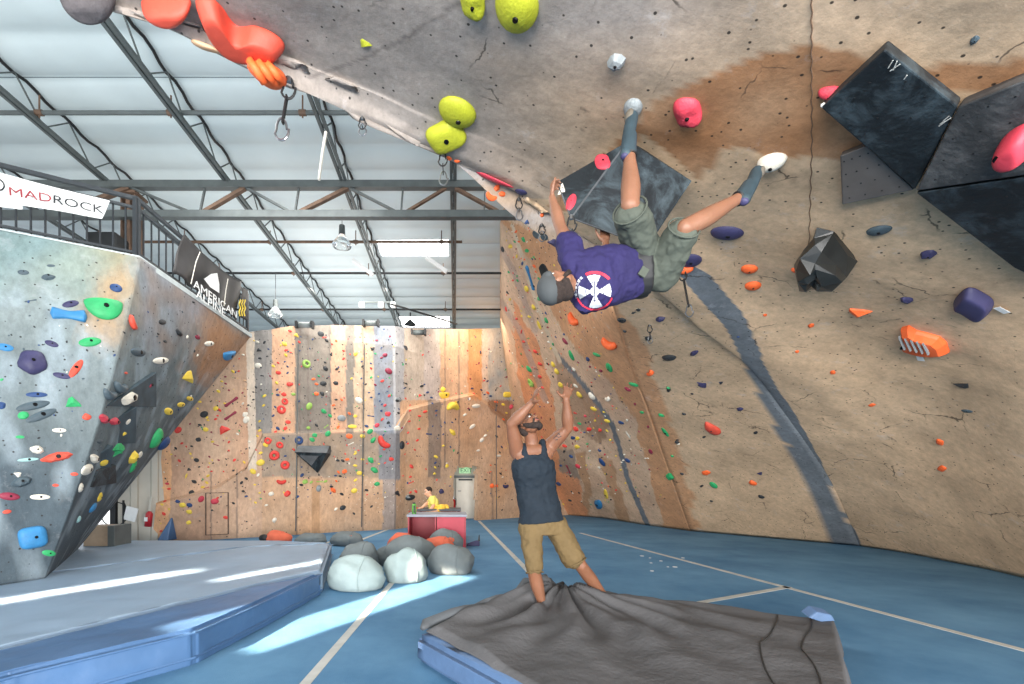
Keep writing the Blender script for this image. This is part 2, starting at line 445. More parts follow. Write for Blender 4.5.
# ---------------- the free-standing boulder on the left
DZ = 4.5
T0 = Vector((-8.6, 4.0, DZ)); T1 = W(140, 257, 6.4); T1.z = DZ; T2 = W(252, 335, 9.83); T2.z = DZ
Tm = W(0, 230, 5.7); Tm.z = DZ; T0 = Tm+(Tm-T1)*1.6
Bc = FL(45, 578, 0.275); Bl = FL(0, 585, 0.275); B0 = Bl+(Bl-Bc)*9; Be = FL(78, 549, 0.275)
def bcol(top, base, bulge, n=8):
    out = []
    for k in range(n+1):
        t = k/n; p = top.lerp(base, t); p = p+bulge*math.sin(math.pi*t); out.append(p)
    return out
lb = Vector((0.10, -0.15, 0))
c_T0 = bcol(T0, B0, lb); c_Tm = bcol(Tm, Bl+(B0-Bl)*0.12, lb); c_T1 = bcol(T1, Bc+Vector((0, 0, 0)), Vector((0.18, -0.1, 0)))
Tk = T1.lerp(T2, 0.5); Bk = Bc.lerp(Be, 0.5)
c_Tk = bcol(Tk, Bk, Vector((0.12, 0, -0.05))); c_T2 = bcol(T2, Be, Vector((0.0, 0, 0)))
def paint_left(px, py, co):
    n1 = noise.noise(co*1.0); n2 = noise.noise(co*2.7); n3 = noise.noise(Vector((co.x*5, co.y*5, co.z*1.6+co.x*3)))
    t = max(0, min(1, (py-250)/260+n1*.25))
    c = mixc(lin((128, 138, 138)), lin((70, 82, 90)), t)  # darker towards the foot: overhang shade put into the colour
    c = mixc(c, lin((146, 160, 168)), max(0, min(.55, n3*1.3+n1*.4)))
    u = max(0, min(1, (325-py+n1*60)/70))*max(0, min(1, (150-px-n2*20)/30))
    c = mixc(c, mixc(lin((140, 134, 104)), lin((112, 134, 134)), max(0, min(1, (120-px)/100+n1))), u*.85)
    u = max(0, min(1, (352-py+n1*40)/40))*max(0, min(1, (px-132)/14))
    c = mixc(c, mixc(lin((132, 112, 100)), lin((134, 136, 142)), max(0, min(1, 0.5+n2*1.4))), u*.8)
    c = mixc(c, lin((158, 116, 82)), .9*soft(px+n2*12, py+n1*12, [(208, 304), (254, 336), (232, 366), (205, 392), (188, 380), (198, 335)], 14))
    c = mixc(c, lin((166, 138, 106)), .8*soft(px+n2*14, py+n1*14, [(95, 285), (135, 262), (132, 318), (112, 345), (88, 330)], 16))
    return c
ML = wall_material('climbing_wall_left', chalk=0.3, holes=0.1, cracks=False)
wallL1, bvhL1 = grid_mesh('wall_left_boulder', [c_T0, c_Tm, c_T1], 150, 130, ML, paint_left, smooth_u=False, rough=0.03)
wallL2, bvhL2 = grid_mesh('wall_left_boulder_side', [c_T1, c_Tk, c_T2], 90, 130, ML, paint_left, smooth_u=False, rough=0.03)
for o in (wallL1, wallL2):
    tag(o, kind='structure'); md = o.modifiers.new('thickness', 'SOLIDIFY'); md.thickness = 0.08
orient(wallL1, (-0.5, 1, 0)); orient(wallL2, (-1, 0, 0))
# deck on top of it (and its rear, closing the volume)
md_ = MB().slab([T0+Vector((0, .05, 0)), Tm, T1, T2, T2+Vector((-2.6, 0.3, 0)), T1+Vector((-3.9, 2.4, 0)), T0+Vector((0, 3, 0))], DZ-0.06, DZ+0.02)
deck = md_.build('trim_deck', mat('deck_edge', (176, 184, 184), 0.7), None); tag(deck, kind='structure')

# ---------------- floor, roof, other shell
fm, nt, b = nodes_of('blue_carpet'); N = nt.nodes; L = nt.links
tc = N.new('ShaderNodeTexCoord')
n = N.new('ShaderNodeTexNoise'); n.inputs['Scale'].default_value = 0.7; n.inputs['Detail'].default_value = 9; n.inputs['Roughness'].default_value = 0.65
L.new(tc.outputs['Object'], n.inputs['Vector'])
r = N.new('ShaderNodeValToRGB'); r.color_ramp.elements[0].position = 0.3; r.color_ramp.elements[1].position = 0.75
r.color_ramp.elements[0].color = (*lin((62, 106, 142)), 1); r.color_ramp.elements[1].color = (*lin((102, 146, 178)), 1)
L.new(n.outputs['Fac'], r.inputs['Fac']); L.new(r.outputs['Color'], b.inputs['Base Color'])
b.inputs['Roughness'].default_value = 0.8; b.inputs['Specular IOR Level'].default_value = 0.25
n2 = N.new('ShaderNodeTexNoise'); n2.inputs['Scale'].default_value = 120; L.new(tc.outputs['Object'], n2.inputs['Vector'])
bp = N.new('ShaderNodeBump'); bp.inputs['Strength'].default_value = 0.3; bp.inputs['Distance'].default_value = 0.01
L.new(n2.outputs['Fac'], bp.inputs['Height']); L.new(bp.outputs['Normal'], b.inputs['Normal'])
fl = MB().box((0, 8.5, -0.1), (24, 22, 0.2)).build('floor', fm); tag(fl, kind='structure')

ROOF = 7.1; JB = 6.61
# roof lining: quilted white insulation sagging between straps every 0.65 m
mbr = bmesh.new(); ny = 300; y0, y1 = -1.5, 19.2; pitch = 0.65
X = [-11 + i*(16/20) for i in range(21)]
rowsv = []
for k in range(ny+1):
    y = y0+(y1-y0)*k/ny
    ph = (y/pitch) % 1.0
    sag = 0.055*(math.sin(math.pi*ph)**0.6)
    rowsv.append([mbr.verts.new((x, y, ROOF-sag+0.01*math.sin(x*2.1+int(y/pitch)*1.7)*math.sin(math.pi*ph))) for x in X])
for k in range(ny):
    for i in range(20): mbr.faces.new((rowsv[k][i], rowsv[k][i+1], rowsv[k+1][i+1], rowsv[k+1][i]))
me = bpy.data.meshes.new('ceiling'); mbr.to_mesh(me); mbr.free()
# openings for the two roof lights are cut out
SKY = [(-1.85, -0.16, 10.83, 11.72), (-1.93, -0.2, 15.9, 17.1)]
bm2 = bmesh.new(); bm2.from_mesh(me)
kill = []
for x0, x1, ya, yb in SKY:
    for co, no in (((x0, 0, 0), (1, 0, 0)), ((x1, 0, 0), (1, 0, 0)), ((0, ya, 0), (0, 1, 0)), ((0, yb, 0), (0, 1, 0))):
        bmesh.ops.bisect_plane(bm2, geom=bm2.verts[:]+bm2.edges[:]+bm2.faces[:], plane_co=co, plane_no=no)
for f in bm2.faces:
    c = f.calc_center_median()
    if any(x0 < c.x < x1 and ya < c.y < yb for x0, x1, ya, yb in SKY): kill.append(f)
bmesh.ops.delete(bm2, geom=kill, context='FACES'); bm2.to_mesh(me); bm2.free()
ceil = link('ceiling', me, M['insul'], None, True); tag(ceil, kind='structure')
ms = MB()
k = int(y0/pitch)
while k*pitch < y1:
    ms.box((-3, k*pitch, ROOF-0.005), (16, 0.014, 0.012)); k += 1
st = ms.build('ceiling_strap', M['strap'], ceil)
for i, (x0, x1, ya, yb) in enumerate(SKY):
    g = MB().box(((x0+x1)/2, (ya+yb)/2, ROOF+0.02), (x1-x0+.06, yb-ya+.06, 0.02)).build('window_%d' % (i+1), mat('rooflight_panel_%d' % i, (250, 250, 250), 0.5, emit=(255, 253, 250), estr=9.0)); tag(g, kind='structure')
# end wall of the building behind the climbing wall
wb = MB().box((-3, 19.2, 3.6), (16, 0.1, 7.3)).build('wall_rear', M['insul']); tag(wb, kind='structure')

# left building wall of ribbed siding with a bright open doorway
A = W(166, 541, 10.6); A.z = 0; Bq = W(118, 541, 10.1); Bq.z = 0
dirv = (Bq-A).normalized()
ms = MB(); hgt = 4.2
prevp = None
bmq = bmesh.new(); lo = []; hi = []
x = 0.0; nrm = Vector((-dirv.y, dirv.x, 0)); 
if nrm.y > 0: nrm = -nrm
Lw = (Bq-A).length
prof_pts = []
u = -0.6
while u < Lw:
    for du, h in ((0, 0), (0.03, 0.05), (0.09, 0.05), (0.12, 0)):
        if u+du < Lw: prof_pts.append((u+du, h))
    u += 0.38
prof_pts.append((Lw, 0))
for u, h in prof_pts:
    p = A+dirv*u+nrm*h
    lo.append(bmq.verts.new((p.x, p.y, 0))); hi.append(bmq.verts.new((p.x, p.y, hgt)))
for i in range(len(lo)-1): bmq.faces.new((lo[i], lo[i+1], hi[i+1], hi[i]))
me = bpy.data.meshes.new('wall_left'); bmq.to_mesh(me); bmq.free()
wl = link('wall_left', me, M['siding']); tag(wl, kind='structure'); md = wl.modifiers.new('t', 'SOLIDIFY'); md.thickness = 0.05
# white jamb beside the opening and the doorway's pale frame
C2 = Bq+dirv*0.06
ms = MB().box((C2.x, C2.y, 2.1), (0.12, 0.12, 4.2)); jb = ms.build('trim_1', M['steel_dark']); tag(jb, kind='structure')
D1 = Bq+dirv*0.15; D2 = Bq+dirv*2.6
dm = mat('daylit_roller_door', (244, 246, 248), 0.6, emit=(255, 255, 255), estr=1.6)
ms = MB().bar((D1.x, D1.y+.2, 1.6), (D2.x, D2.y+.2, 1.6), 0.04, 3.6); dd = ms.build('door_1', dm); tag(dd, kind='structure')

# steelwork ---------------------------------------------------------------
def joist(X0, label, y0=0.5, y1=17.6):
    r = empty('roof_joist', (X0, y0, JB), label, 'roof joist', 'bar joists under the roof')
    MB().box((X0-0.035, (y0+y1)/2, JB), (0.045, y1-y0, 0.05)).box((X0+0.035, (y0+y1)/2, JB), (0.045, y1-y0, 0.05)).build('bottom_chord', M['steel'], r)
    tp = []
    y = y0
    while y < y1:
        tp.append((X0+0.02*math.sin(y*9.7), y, ROOF-0.05-0.035*abs(math.sin(math.pi*y/pitch)))); y += pitch/4
    MB().tube(tp, 0.022, 6).build('top_chord', M['black'], r)
    wb_ = MB(); y = y0; k = 0; step = 0.45
    while y < y1-step:
        a, c = ((X0, y, JB), (X0, y+step, ROOF-0.07)) if k % 2 == 0 else ((X0, y, ROOF-0.07), (X0, y+step, JB))
        wb_.bar(a, c, 0.018); y += step; k += 1
    wb_.build('web', M['steel'], r)
    return r
joist(-8.1, 'leftmost bar joist under the roof, mostly hidden behind the left boulder and railing')
joist(-6.08, 'bar joist running over the left railing and its white banner')
joist(-3.97, 'bar joist passing just above the tip of the red worm-shaped hold')
joist(-1.94, 'bar joist ending above the back wall beside the twin roof lights')
joist(-0.03, 'bar joist seen end-on as one upright, directly right of the roof lights')
tr = empty('roof_truss', (-4, 8.04, 6.03), 'long grey steel truss crossing the hall below the joists', 'roof truss')
TX0, TX1 = -10.5, 1.55
MB().box(((TX0+TX1)/2, 8.04, 6.6-.05), (TX1-TX0, 0.12, 0.12)).build('top_chord', M['steel'], tr)
MB().box(((TX0+TX1)/2, 8.04, 6.03), (TX1-TX0-.5, 0.12, 0.12)).build('bottom_chord', M['steel'], tr)
def tp(px, top): return Vector(((px-CX)/F*8.04, 8.04, 6.5 if top else 6.07))
for a, at_, b_, bt, w, mm in [(10, 1, -20, 0, .08, 'rust'), (130, 1, 60, 0, .09, 'rust'), (132, 1, 192, 0, .05, 'steel'), (205, 1, 200, 0, .04, 'steel'), (245, 1, 203, 0, .08, 'rust'), (247, 1, 292, 0, .05, 'steel'), (299, 1, 295, 0, .04, 'steel'),
        (348, 1, 299, 0, .08, 'rust'), (350, 1, 398, 0, .05, 'steel'), (403, 1, 401, 0, .04, 'steel'), (446, 1, 405, 0, .06, 'rust'), (455, 1, 500, 0, .07, 'rust'), (485, 1, 484, 0, .03, 'steel')]:
    MB().bar(tp(a, at_), tp(b_, bt), w, w*0.7).build('web_bar', M[mm], tr)
colm = empty('steel_column', (-5.75, 8.1, 4.52), 'grey steel column holding the truss behind the railing', 'column')
MB().box((-5.75, 8.2, 5.5), (0.07, 0.24, 1.95)).box((-5.87, 8.2, 5.5), (0.02, 0.24, 1.95)).box((-5.63, 8.2, 5.5), (0.02, 0.24, 1.95)).box((-5.75, 8.2, 6.45), (0.34, 0.34, 0.04)).build('post', M['rust'], colm)
MB().box((-5.98, 8.0, 5.45), (0.5, 0.5, 0.3)).build('junction_box', M['steel_dark'], colm, bevel=0.04)
# sprinkler pipes
def pipe(y, z, x0, x1, label, m, r=0.03):
    p = empty('sprinkler_pipe', (x0, y, z), label, 'pipe', 'sprinkler pipes')
    MB().tube([(x0, y, z), (x1, y, z)], r, 10).build('pipe_run', m, p)
    k = x0+0.7
    while k < x1:
        MB().tube([(k, y, z-0.07), (k, y, z+0.25)], 0.012, 6).tube([(k-0.05, y, z), (k+0.05, y, z)], r*1.35, 10).build('sprinkler_head', M['rust'], p); k += 1.9
pipe(6.64, 6.7, -10.5, -0.2, 'thin sprinkler pipe crossing the roof nearest the overhang', M['steel'])
pipe(10.2, 6.68, -10.5, 0.16, 'sprinkler pipe crossing in front of the larger roof light', M['rust'])
pipe(11.7, 6.66, -10.5, 1.35, 'dark pipe crossing just behind the larger roof light', M['steel_dark'])
pipe(14.3, 6.7, -10.5, 1.5, 'dark pipe crossing the roof closest to the back wall', M['steel_dark'])
# ------------------------------------------------------------------ floor tape, mats
def strip(pa, pb, w, label, z=0.004):
    a = FL(*pa); b_ = FL(*pb); d = (b_-a).normalized(); s = Vector((-d.y, d.x, 0))*w/2
    o = MB().slab([a-s, b_-s, b_+s, a+s], 0.0005, z).build('floor_tape', M['tape'])
    tag(o, label, 'tape', None); return root_at(o)
strip((300, 690), (392, 583), 0.075, 'pale tape strip on the blue floor running from the front to the grey beanbags')
strip((554.7, 598), (479, 521), 0.09, 'pale tape strip on the blue floor leading to the exit door')
strip((1060, 660), (580, 533), 0.085, 'longest pale tape strip, crossing the blue floor along the right wall')
strip((690, 604.5), (789, 587), 0.085, 'short pale tape strip branching off beside the grey crash pad')
strip((358, 541), (393, 527.5), 0.09, 'pale tape strip at the foot of the back wall')
strip((324, 544), (345, 536), 0.07, 'short pale tape strip between the rear dark beanbags')

M['mat'] = mat('vinyl_mat', (126, 146, 166), 0.5, 0, 0.10, 1.5, 0.25, 5, 0.5)
M['mat_blue'] = mat('vinyl_mat_blue', (66, 98, 136), 0.45, 0, 0.14, 2.0, 0.35, 6, 0.5)
def crash(name, poly, z, label, m, wr=0.012, skirt=None):
    """thick landing mat with softly wrinkled top and rounded edges"""
    r = empty(name, (sum(p[0] for p in poly)/len(poly), sum(p[1] for p in poly)/len(poly), 0), label, 'mat')
    bm = bmesh.new(); 
    base = MB().slab(poly, 0.0, z)
    bmesh.ops.recalc_face_normals(base.bm, faces=base.bm.faces)
    bmesh.ops.bevel(base.bm, geom=[e for e in base.bm.edges if e.verts[0].co.z > z/2 or e.verts[1].co.z > z/2], offset=0.035, segments=3, affect='EDGES')
    o = base.build('foam_body', m, r)
    md = o.modifiers.new('s', 'SUBSURF'); md.subdivision_type = 'SIMPLE'; md.levels = md.render_levels = 5
    tx = bpy.data.textures.new('wr', 'CLOUDS'); tx.noise_scale = 0.35
    dm_ = o.modifiers.new('d', 'DISPLACE'); dm_.texture = tx; dm_.strength = wr*2; dm_.mid_level = 0.5
    for p in o.data.polygons: p.use_smooth = True
    pi = MB()
    pts = [(p[0], p[1], z-0.035) for p in poly]; pts.append(pts[0]); pi.tube(pts, 0.009, 6)
    pts = [(p[0], p[1], 0.05) for p in poly]; pts.append(pts[0]); pi.tube(pts, 0.012, 6)
    pi.build('piping', skirt or m, r)
    return r
HM = 0.27
seamA = [(-1.70, 5.68), (-2.16, 4.93), (-3.06, 3.07), (-4.2, 0.9)]
seamB = [(-2.25, 8.15), (-3.44, 7.98), (-4.92, 5.59), (-6.4, 3.4)]
outer = [(-1.62, 5.72), (-1.84, 4.23), (-1.98, 3.5), (-2.62, 2.72), (-3.6, 0.9)]
crash('landing_mat', [(-1.64, 5.65)]+outer[1:]+seamA[::-1][0:1]+[(-3.05, 3.05), (-2.15, 4.9)], HM, 'narrow blue-edged landing mat at the front, along the open blue floor', M['mat_blue'])
crash('landing_mat', [(-2.17, 4.97), (-3.08, 3.1), (-4.22, 0.9), (-7.2, 0.9), (-6.42, 3.42), (-4.94, 5.59), (-3.46, 7.95), (-2.2, 8.2), (-1.66, 5.75)], HM, 'wide pale landing mat in the middle, reaching back to the grey beanbags', M['mat'])
crash('landing_mat', [(-3.48, 8.0), (-4.96, 5.63), (-6.45, 3.42), (-9.2, 3.4), (-9.6, 8.7), (-3.3, 8.6), (-2.2, 8.3)], HM, 'pale landing mat furthest back, running under the left boulder', M['mat'])

# ------------------------------------------------------------------ camera and light
cam = bpy.data.cameras.new('camera'); co = bpy.data.objects.new('camera', cam); COL.objects.link(co)
co.location = (0, 0, CH); co.rotation_euler = (math.radians(90), 0, 0)
cam.sensor_width = 36; cam.lens = F/1024*36; cam.shift_x = (512-CX)/1024; cam.shift_y = (CY-342)/1024
cam.clip_start = 0.05; cam.clip_end = 100
scene.camera = co
w = bpy.data.worlds.new('world'); scene.world = w; w.use_nodes = True
w.node_tree.nodes['Background'].inputs[0].default_value = (0.93, 0.96, 1.0, 1)
w.node_tree.nodes['Background'].inputs[1].default_value = 0.85
def area(name, loc, target, size, power, color=(1, 1, 1), spread=180):
    l = bpy.data.lights.new(name, 'AREA'); l.energy = power; l.color = color; l.shape = 'RECTANGLE'
    l.size, l.size_y = size; l.spread = math.radians(spread)
    o = bpy.data.objects.new(name, l); COL.objects.link(o); o.location = loc
    o.rotation_euler = (Vector(target)-Vector(loc)).to_track_quat('-Z', 'Y').to_euler(); return o
# roof bay lamps
area('bay_lamp', (-3.0, 6.5, 6.5), (-3.0, 6.5, 0), (3, 2), 170, (1, 0.98, 0.95))
area('bay_lamp', (-3.0, 12.0, 6.5), (-3.0, 13.5, 0), (4, 2), 300, (1, 0.95, 0.88))
area('bay_lamp', (0.6, 14.5, 6.4), (0.6, 16.5, 3), (2.0, 1.4), 70, (1, 0.86, 0.68))
# front lights: unseen added fill standing in for daylight from behind the camera
area('front_fill', (1.5, -7.0, 1.6), (3.0, 5, 2.9), (16, 3.2), 3000, (1.0, 0.98, 0.95))
area('side_opening', (-7.4, 2.0, 2.6), (2, 7.5, 1.6), (3, 3), 80, (0.86, 0.93, 1.0))
area('front_fill_left', (-2.5, -6.0, 2.0), (7.5, 6.0, 1.8), (6, 3.2), 1050, (1.0, 0.97, 0.93))
area('front_fill_right', (4.5, -4.5, 1.3), (-4.5, 7.5, 2.2), (4, 2.2), 520, (0.97, 0.98, 1.0))
# added unseen fill lights aimed up to brighten the roof lining
area('roof_fill', (-3.6, 12.5, 5.2), (-3.6, 12.5, 9), (5, 6), 165, (1, .98, .96))
area('roof_fill', (-4.2, 6.5, 5.2), (-4.2, 6.5, 9), (5, 5), 26, (0.9, 0.97, 1))
# low sun through the tall windows on the left
def sunpatch(name, tgt, w_, l_, power):
    d = Vector((0.52, 0.80, -0.50)).normalized()
    t = Vector(tgt); o = area(name, t-d*7.0, t, (w_, l_), power, (1.0, 0.84, 0.66), 1.5); return o
sunpatch('sun_through_window', (-0.85, 5.3, 0), 0.5, 1.6, 36)
sunpatch('sun_through_window', (-3.9, 4.8, .27), 0.30, 1.1, 16)
sunpatch('sun_through_window', (-2.2, 5.9, .27), 0.20, 0.8, 9)
scene.view_settings.view_transform = 'Standard'; scene.view_settings.look = 'None'
scene.view_settings.exposure = -0.10; scene.view_settings.gamma = 1.0; scene.view_settings.use_curve_mapping = False
scene.cycles.use_denoising = True
scene.cycles.max_bounces = 6; scene.cycles.diffuse_bounces = 4; scene.cycles.glossy_bounces = 2; scene.cycles.transmission_bounces = 2
scene.cycles.sample_clamp_indirect = 6
# ------------------------------------------------------------------ climbing holds
CRGB = {'r': (214, 66, 58), 'o': (238, 104, 52), 'y': (226, 196, 74), 'g': (48, 158, 96), 'l': (140, 176, 84), 'b': (38, 66, 112), 'k': (44, 47, 50), 'w': (218, 212, 198),
        'p': (192, 60, 76), 'v': (56, 54, 88), 's': (132, 138, 140), 't': (196, 158, 124), 'm': (136, 44, 66), 'c': (52, 122, 172), 'n': (162, 166, 42), 'a': (150, 190, 190), 'R': (206, 78, 60), 'd': (70, 84, 92)}
CNAME = {'r': 'red', 'o': 'orange', 'y': 'yellow', 'g': 'green', 'l': 'light green', 'b': 'dark blue', 'k': 'black', 'w': 'white', 'p': 'pink', 'v': 'purple', 's': 'grey', 't': 'tan', 'm': 'maroon', 'c': 'bright blue', 'n': 'lime yellow', 'a': 'pale aqua', 'R': 'rust red', 'd': 'slate blue'}
M['hold'] = {k: mat('hold_'+CNAME[k].replace(' ', '_'), v, 0.55, 0, 0.16, 2.2, 0.25, 14) for k, v in CRGB.items()}
M['bolt'] = mat('bolt_dark', (30, 30, 32), 0.35, 0.8)
SHN = {'B': 'rounded', 'J': 'curved jug', 'O': 'ring-shaped', 'D': 'half-moon', 'T': 'pointed triangular', 'E': 'long bar', 'K': 'faceted', 'P': 'teardrop', 'S': 'squarish', 'L': 'oval'}
def hold_bm(s, seed=0):
    bm = bmesh.new(); rnd = random.Random(seed)
    off = Vector((seed*3.7, seed*1.3, 0))
    if s in 'BPLSD':
        bmesh.ops.create_icosphere(bm, subdivisions=3, radius=0.5)
        for v in bm.verts:
            x, y, z = v.co*2
            if s == 'P': x *= 1.0-0.55*max(0, y); y *= 1.0
            if s == 'S': x = math.copysign(abs(x)**0.55, x); y = math.copysign(abs(y)**0.55, y)
            if s == 'D': y = y*0.5 + (0.5 if y < 0 else 0.5) - (0.0) if False else (y if y < 0 else y*0.14); y = y*1.5+0.55
            if s == 'B': k = 1+0.22*noise.noise(Vector((x, y, z))*1.1+off); x *= k; y *= k; z *= k
            z = z*0.62 if z > 0 else z*0.12
            if s in 'B' and z > 0: z *= 1+0.35*noise.noise(Vector((x*1.6, y*1.6, 0))+off)-0.25*y
            v.co = Vector((x, y, z))*0.5
    elif s == 'O':
        n = 18; m_ = 10
        rings = []
        for i in range(n):
            t = 2*math.pi*i/n; wdt = 0.17+0.035*math.cos(t*1+seed)
            c = Vector((math.cos(t)*0.33, math.sin(t)*0.33, 0.05))
            rings.append([bm.verts.new(c+Vector((math.cos(t), math.sin(t), 0))*math.cos(u)*wdt+Vector((0, 0, math.sin(u)*wdt*1.05 if math.sin(u) > 0 else math.sin(u)*0.05))) for u in [2*math.pi*k/m_ for k in range(m_)]])
        for i in range(n):
            for k in range(m_): bm.faces.new((rings[i][k], rings[i][(k+1) % m_], rings[(i+1) % n][(k+1) % m_], rings[(i+1) % n][k]))
    elif s in 'JE':
        n = 16; m_ = 10; rings = []
        for i in range(n+1):
            t = i/n
            if s == 'J':
                a = math.pi*(1.08+0.84*t)   # smile
                c = Vector((math.cos(a)*0.40, math.sin(a)*0.36+0.16, 0.03)); tang = Vector((math.cos(a), math.sin(a), 0))
                wd = 0.06+0.14*math.sin(math.pi*t)**0.5
                if t in (0, 1): wd = 0.02
            else:
                c = Vector((t-0.5, 0, 0)); tang = Vector((0, 1, 0)); wd = 0.07+0.035*abs(math.cos(math.pi*t))**2
                if t in (0, 1): wd = 0.02
            rings.append([bm.verts.new(c+tang*math.cos(u)*wd+Vector((0, 0, math.sin(u)*wd*1.3 if math.sin(u) > 0 else math.sin(u)*0.03))) for u in [2*math.pi*k/m_ for k in range(m_)]])
        for i in range(n):
            for k in range(m_): bm.faces.new((rings[i][k], rings[i][(k+1) % m_], rings[i+1][(k+1) % m_], rings[i+1][k]))
        bm.faces.new(rings[0][::-1]); bm.faces.new(rings[-1])
    elif s == 'T':
        base = [(-0.5, -0.35), (0.5, -0.4), (0.42, -0.1), (0.05, 0.5), (-0.2, 0.35)]
        pts = [Vector((x, y, 0)) for x, y in base]+[Vector((x*0.82, y*0.82, 0.1)) for x, y in base]+[Vector((0.05, -0.1, 0.3)), Vector((-0.15, -0.15, 0.26))]
        vs_ = [bm.verts.new(p) for p in pts]; bmesh.ops.convex_hull(bm, input=vs_)
    elif s == 'K':
        pts = []
        for i in range(9):
            t = 2*math.pi*(i+rnd.uniform(-.2, .2))/9; r_ = rnd.uniform(0.42, 0.52)
            pts.append(Vector((math.cos(t)*r_, math.sin(t)*r_*0.85, 0)))
            if i % 2 == 0: pts.append(Vector((math.cos(t)*r_*0.7, math.sin(t)*r_*0.6, rnd.uniform(0.2, 0.3))))
        pts.append(Vector((rnd.uniform(-.1, .1), rnd.uniform(-.1, .1), 0.38)))
        vs_ = [bm.verts.new(p) for p in pts]; bmesh.ops.convex_hull(bm, input=vs_)
    bmesh.ops.recalc_face_normals(bm, faces=bm.faces)
    return bm
_hm = {}
def hold_mesh(s, c, seed):
    key = (s, c, seed)
    if key not in _hm:
        bm = hold_bm(s, seed); me = bpy.data.meshes.new('climbing_hold'); bm.to_mesh(me); bm.free()
        me.materials.append(M['hold'][c])
        if s not in 'TK':
            for p in me.polygons: p.use_smooth = True
        _hm[key] = me
    return _hm[key]
bm = bmesh.new(); bmesh.ops.create_cone(bm, cap_ends=True, segments=10, radius1=0.075, radius2=0.06, depth=0.05)
boltme = bpy.data.meshes.new('bolt'); bm.to_mesh(boltme); bm.free(); boltme.materials.append(M['bolt'])

WALLS = {'A': (bvhA, bvhB, bvhF), 'F': (bvhF, bvhB, bvhA), 'K': (bvhK, bvhF), 'L': (bvhL1, bvhL2)}
CAMP = Vector((0, 0, CH))
def ray(px, py, wk):
    d = Vector(((px-CX)/F, 1, (CY-py)/F)).normalized()
    best = None
    for bv in WALLS[wk]:
        h = bv.ray_cast(CAMP, d)
        if h[0] is not None and (best is None or h[3] < best[3]): best = h
    if best is None: return None
    loc, n = best[0], best[1]
    if n.dot(d) > 0: n = -n
    return loc, n
def frame_at(loc, n, ang):
    """tangent frame whose x axis looks like the picture direction ang (degrees, counter-clockwise) on the surface"""
    a = math.radians(ang); d = Vector((math.cos(a), 0, math.sin(a)))
    view = (loc-CAMP).normalized()
    # move along view so that the direction lies in the surface
    t = d - view*(d.dot(n)/view.dot(n)) if abs(view.dot(n)) > 0.25 else d-n*d.dot(n)
    tl = t.length
    t = t.normalized(); return t, n.cross(t).normalized(), min(tl, 2.2)
records = []
def H(wk, px, py, w, c, s='B', ang=0, h=None, dep=None, label=None, seed=None):
    r = ray(px, py, wk)
    if r is None: return
    records.append(dict(wk=wk, px=px, py=py, w=w, h=h, c=c, s=s, ang=ang, dep=dep, label=label, seed=seed, loc=r[0], n=r[1]))
def batch(wk, ox, oy, sc, text, k=1.12):
    i = 0
    for tok in text.replace('\n', ' ').split(';'):
        tok = tok.strip()
        if not tok: continue
        f = tok.split(',')
        x, y = float(f[0]), float(f[1]); q = f[2].strip()
        num = ''.join(ch for ch in q if ch.isdigit() or ch == '.'); rest = q[len(num):]
        c = rest[0]; s = rest[1] if len(rest) > 1 else None
        ang = float(f[3]) if len(f) > 3 else None; h = float(f[4])/sc if len(f) > 4 else None
        rr = random.Random(int(x*31+y*17))
        if s is None: s = rr.choice('BBBBPLTK' if float(num)/sc < 4 else 'BBPLK')
        if ang is None: ang = rr.uniform(-50, 50)
        H(wk, ox+x/sc, oy+y/sc, max(float(num)/sc, 1.5)*k, c, s, ang, h)
batch('K', 270, 320, 6.843, """136,75,30r;180,103,36yT;200,150,25r;100,165,36y;157,165,15b;110,207,28r;143,222,18r;108,240,30y;203,210,15b;55,293,22r;22,315,28y;120,318,20b;57,360,34r;120,362,22b;45,430,28yS;135,440,48rK;50,477,22b;53,513,28b;95,508,36r;160,508,34l;100,557,40rO;78,612,56rO;35,595,22b;22,655,24b;348,95,42kL,-10;387,140,30k;365,120,18r;453,142,22o;425,165,20r;503,210,22r;503,265,24r;250,300,56lO;417,237,24k;377,290,22k;380,332,36k;457,335,30k;333,383,22g;297,405,30o;318,438,28o;365,435,42kL,0;450,432,34k;317,505,32o;358,503,34k;268,590,48lL,60;452,545,24k;490,545,24o;435,583,26o;443,607,18k;368,625,44g;410,655,34g;490,672,54sL,0;543,640,28o;583,658,28yE;608,550,50wL,-30;585,232,32y;622,95,12k;648,118,14k;660,165,12k;632,318,22k;625,400,18b;655,440,20k;557,400,20y;692,330,22r;692,393,24g;720,443,24m;740,387,16y;768,418,30r;690,297,20b;730,140,22m;787,240,32mL,20;763,258,24m;812,350,48mL,-30;763,190,16b;720,230,20g;820,112,20m;703,198,32k;818,395,18g;815,455,16m;817,520,24p;677,497,18b;692,530,20b;765,577,18b;787,585,26p;762,622,20b;807,643,38p;690,657,44bE,-8;780,63,16b;927,190,38k;868,230,18k;905,293,12k;930,300,16k;885,355,10k;930,380,12m;933,435,18k;880,545,38s;930,540,14r;880,640,16k;745,505,18b""")
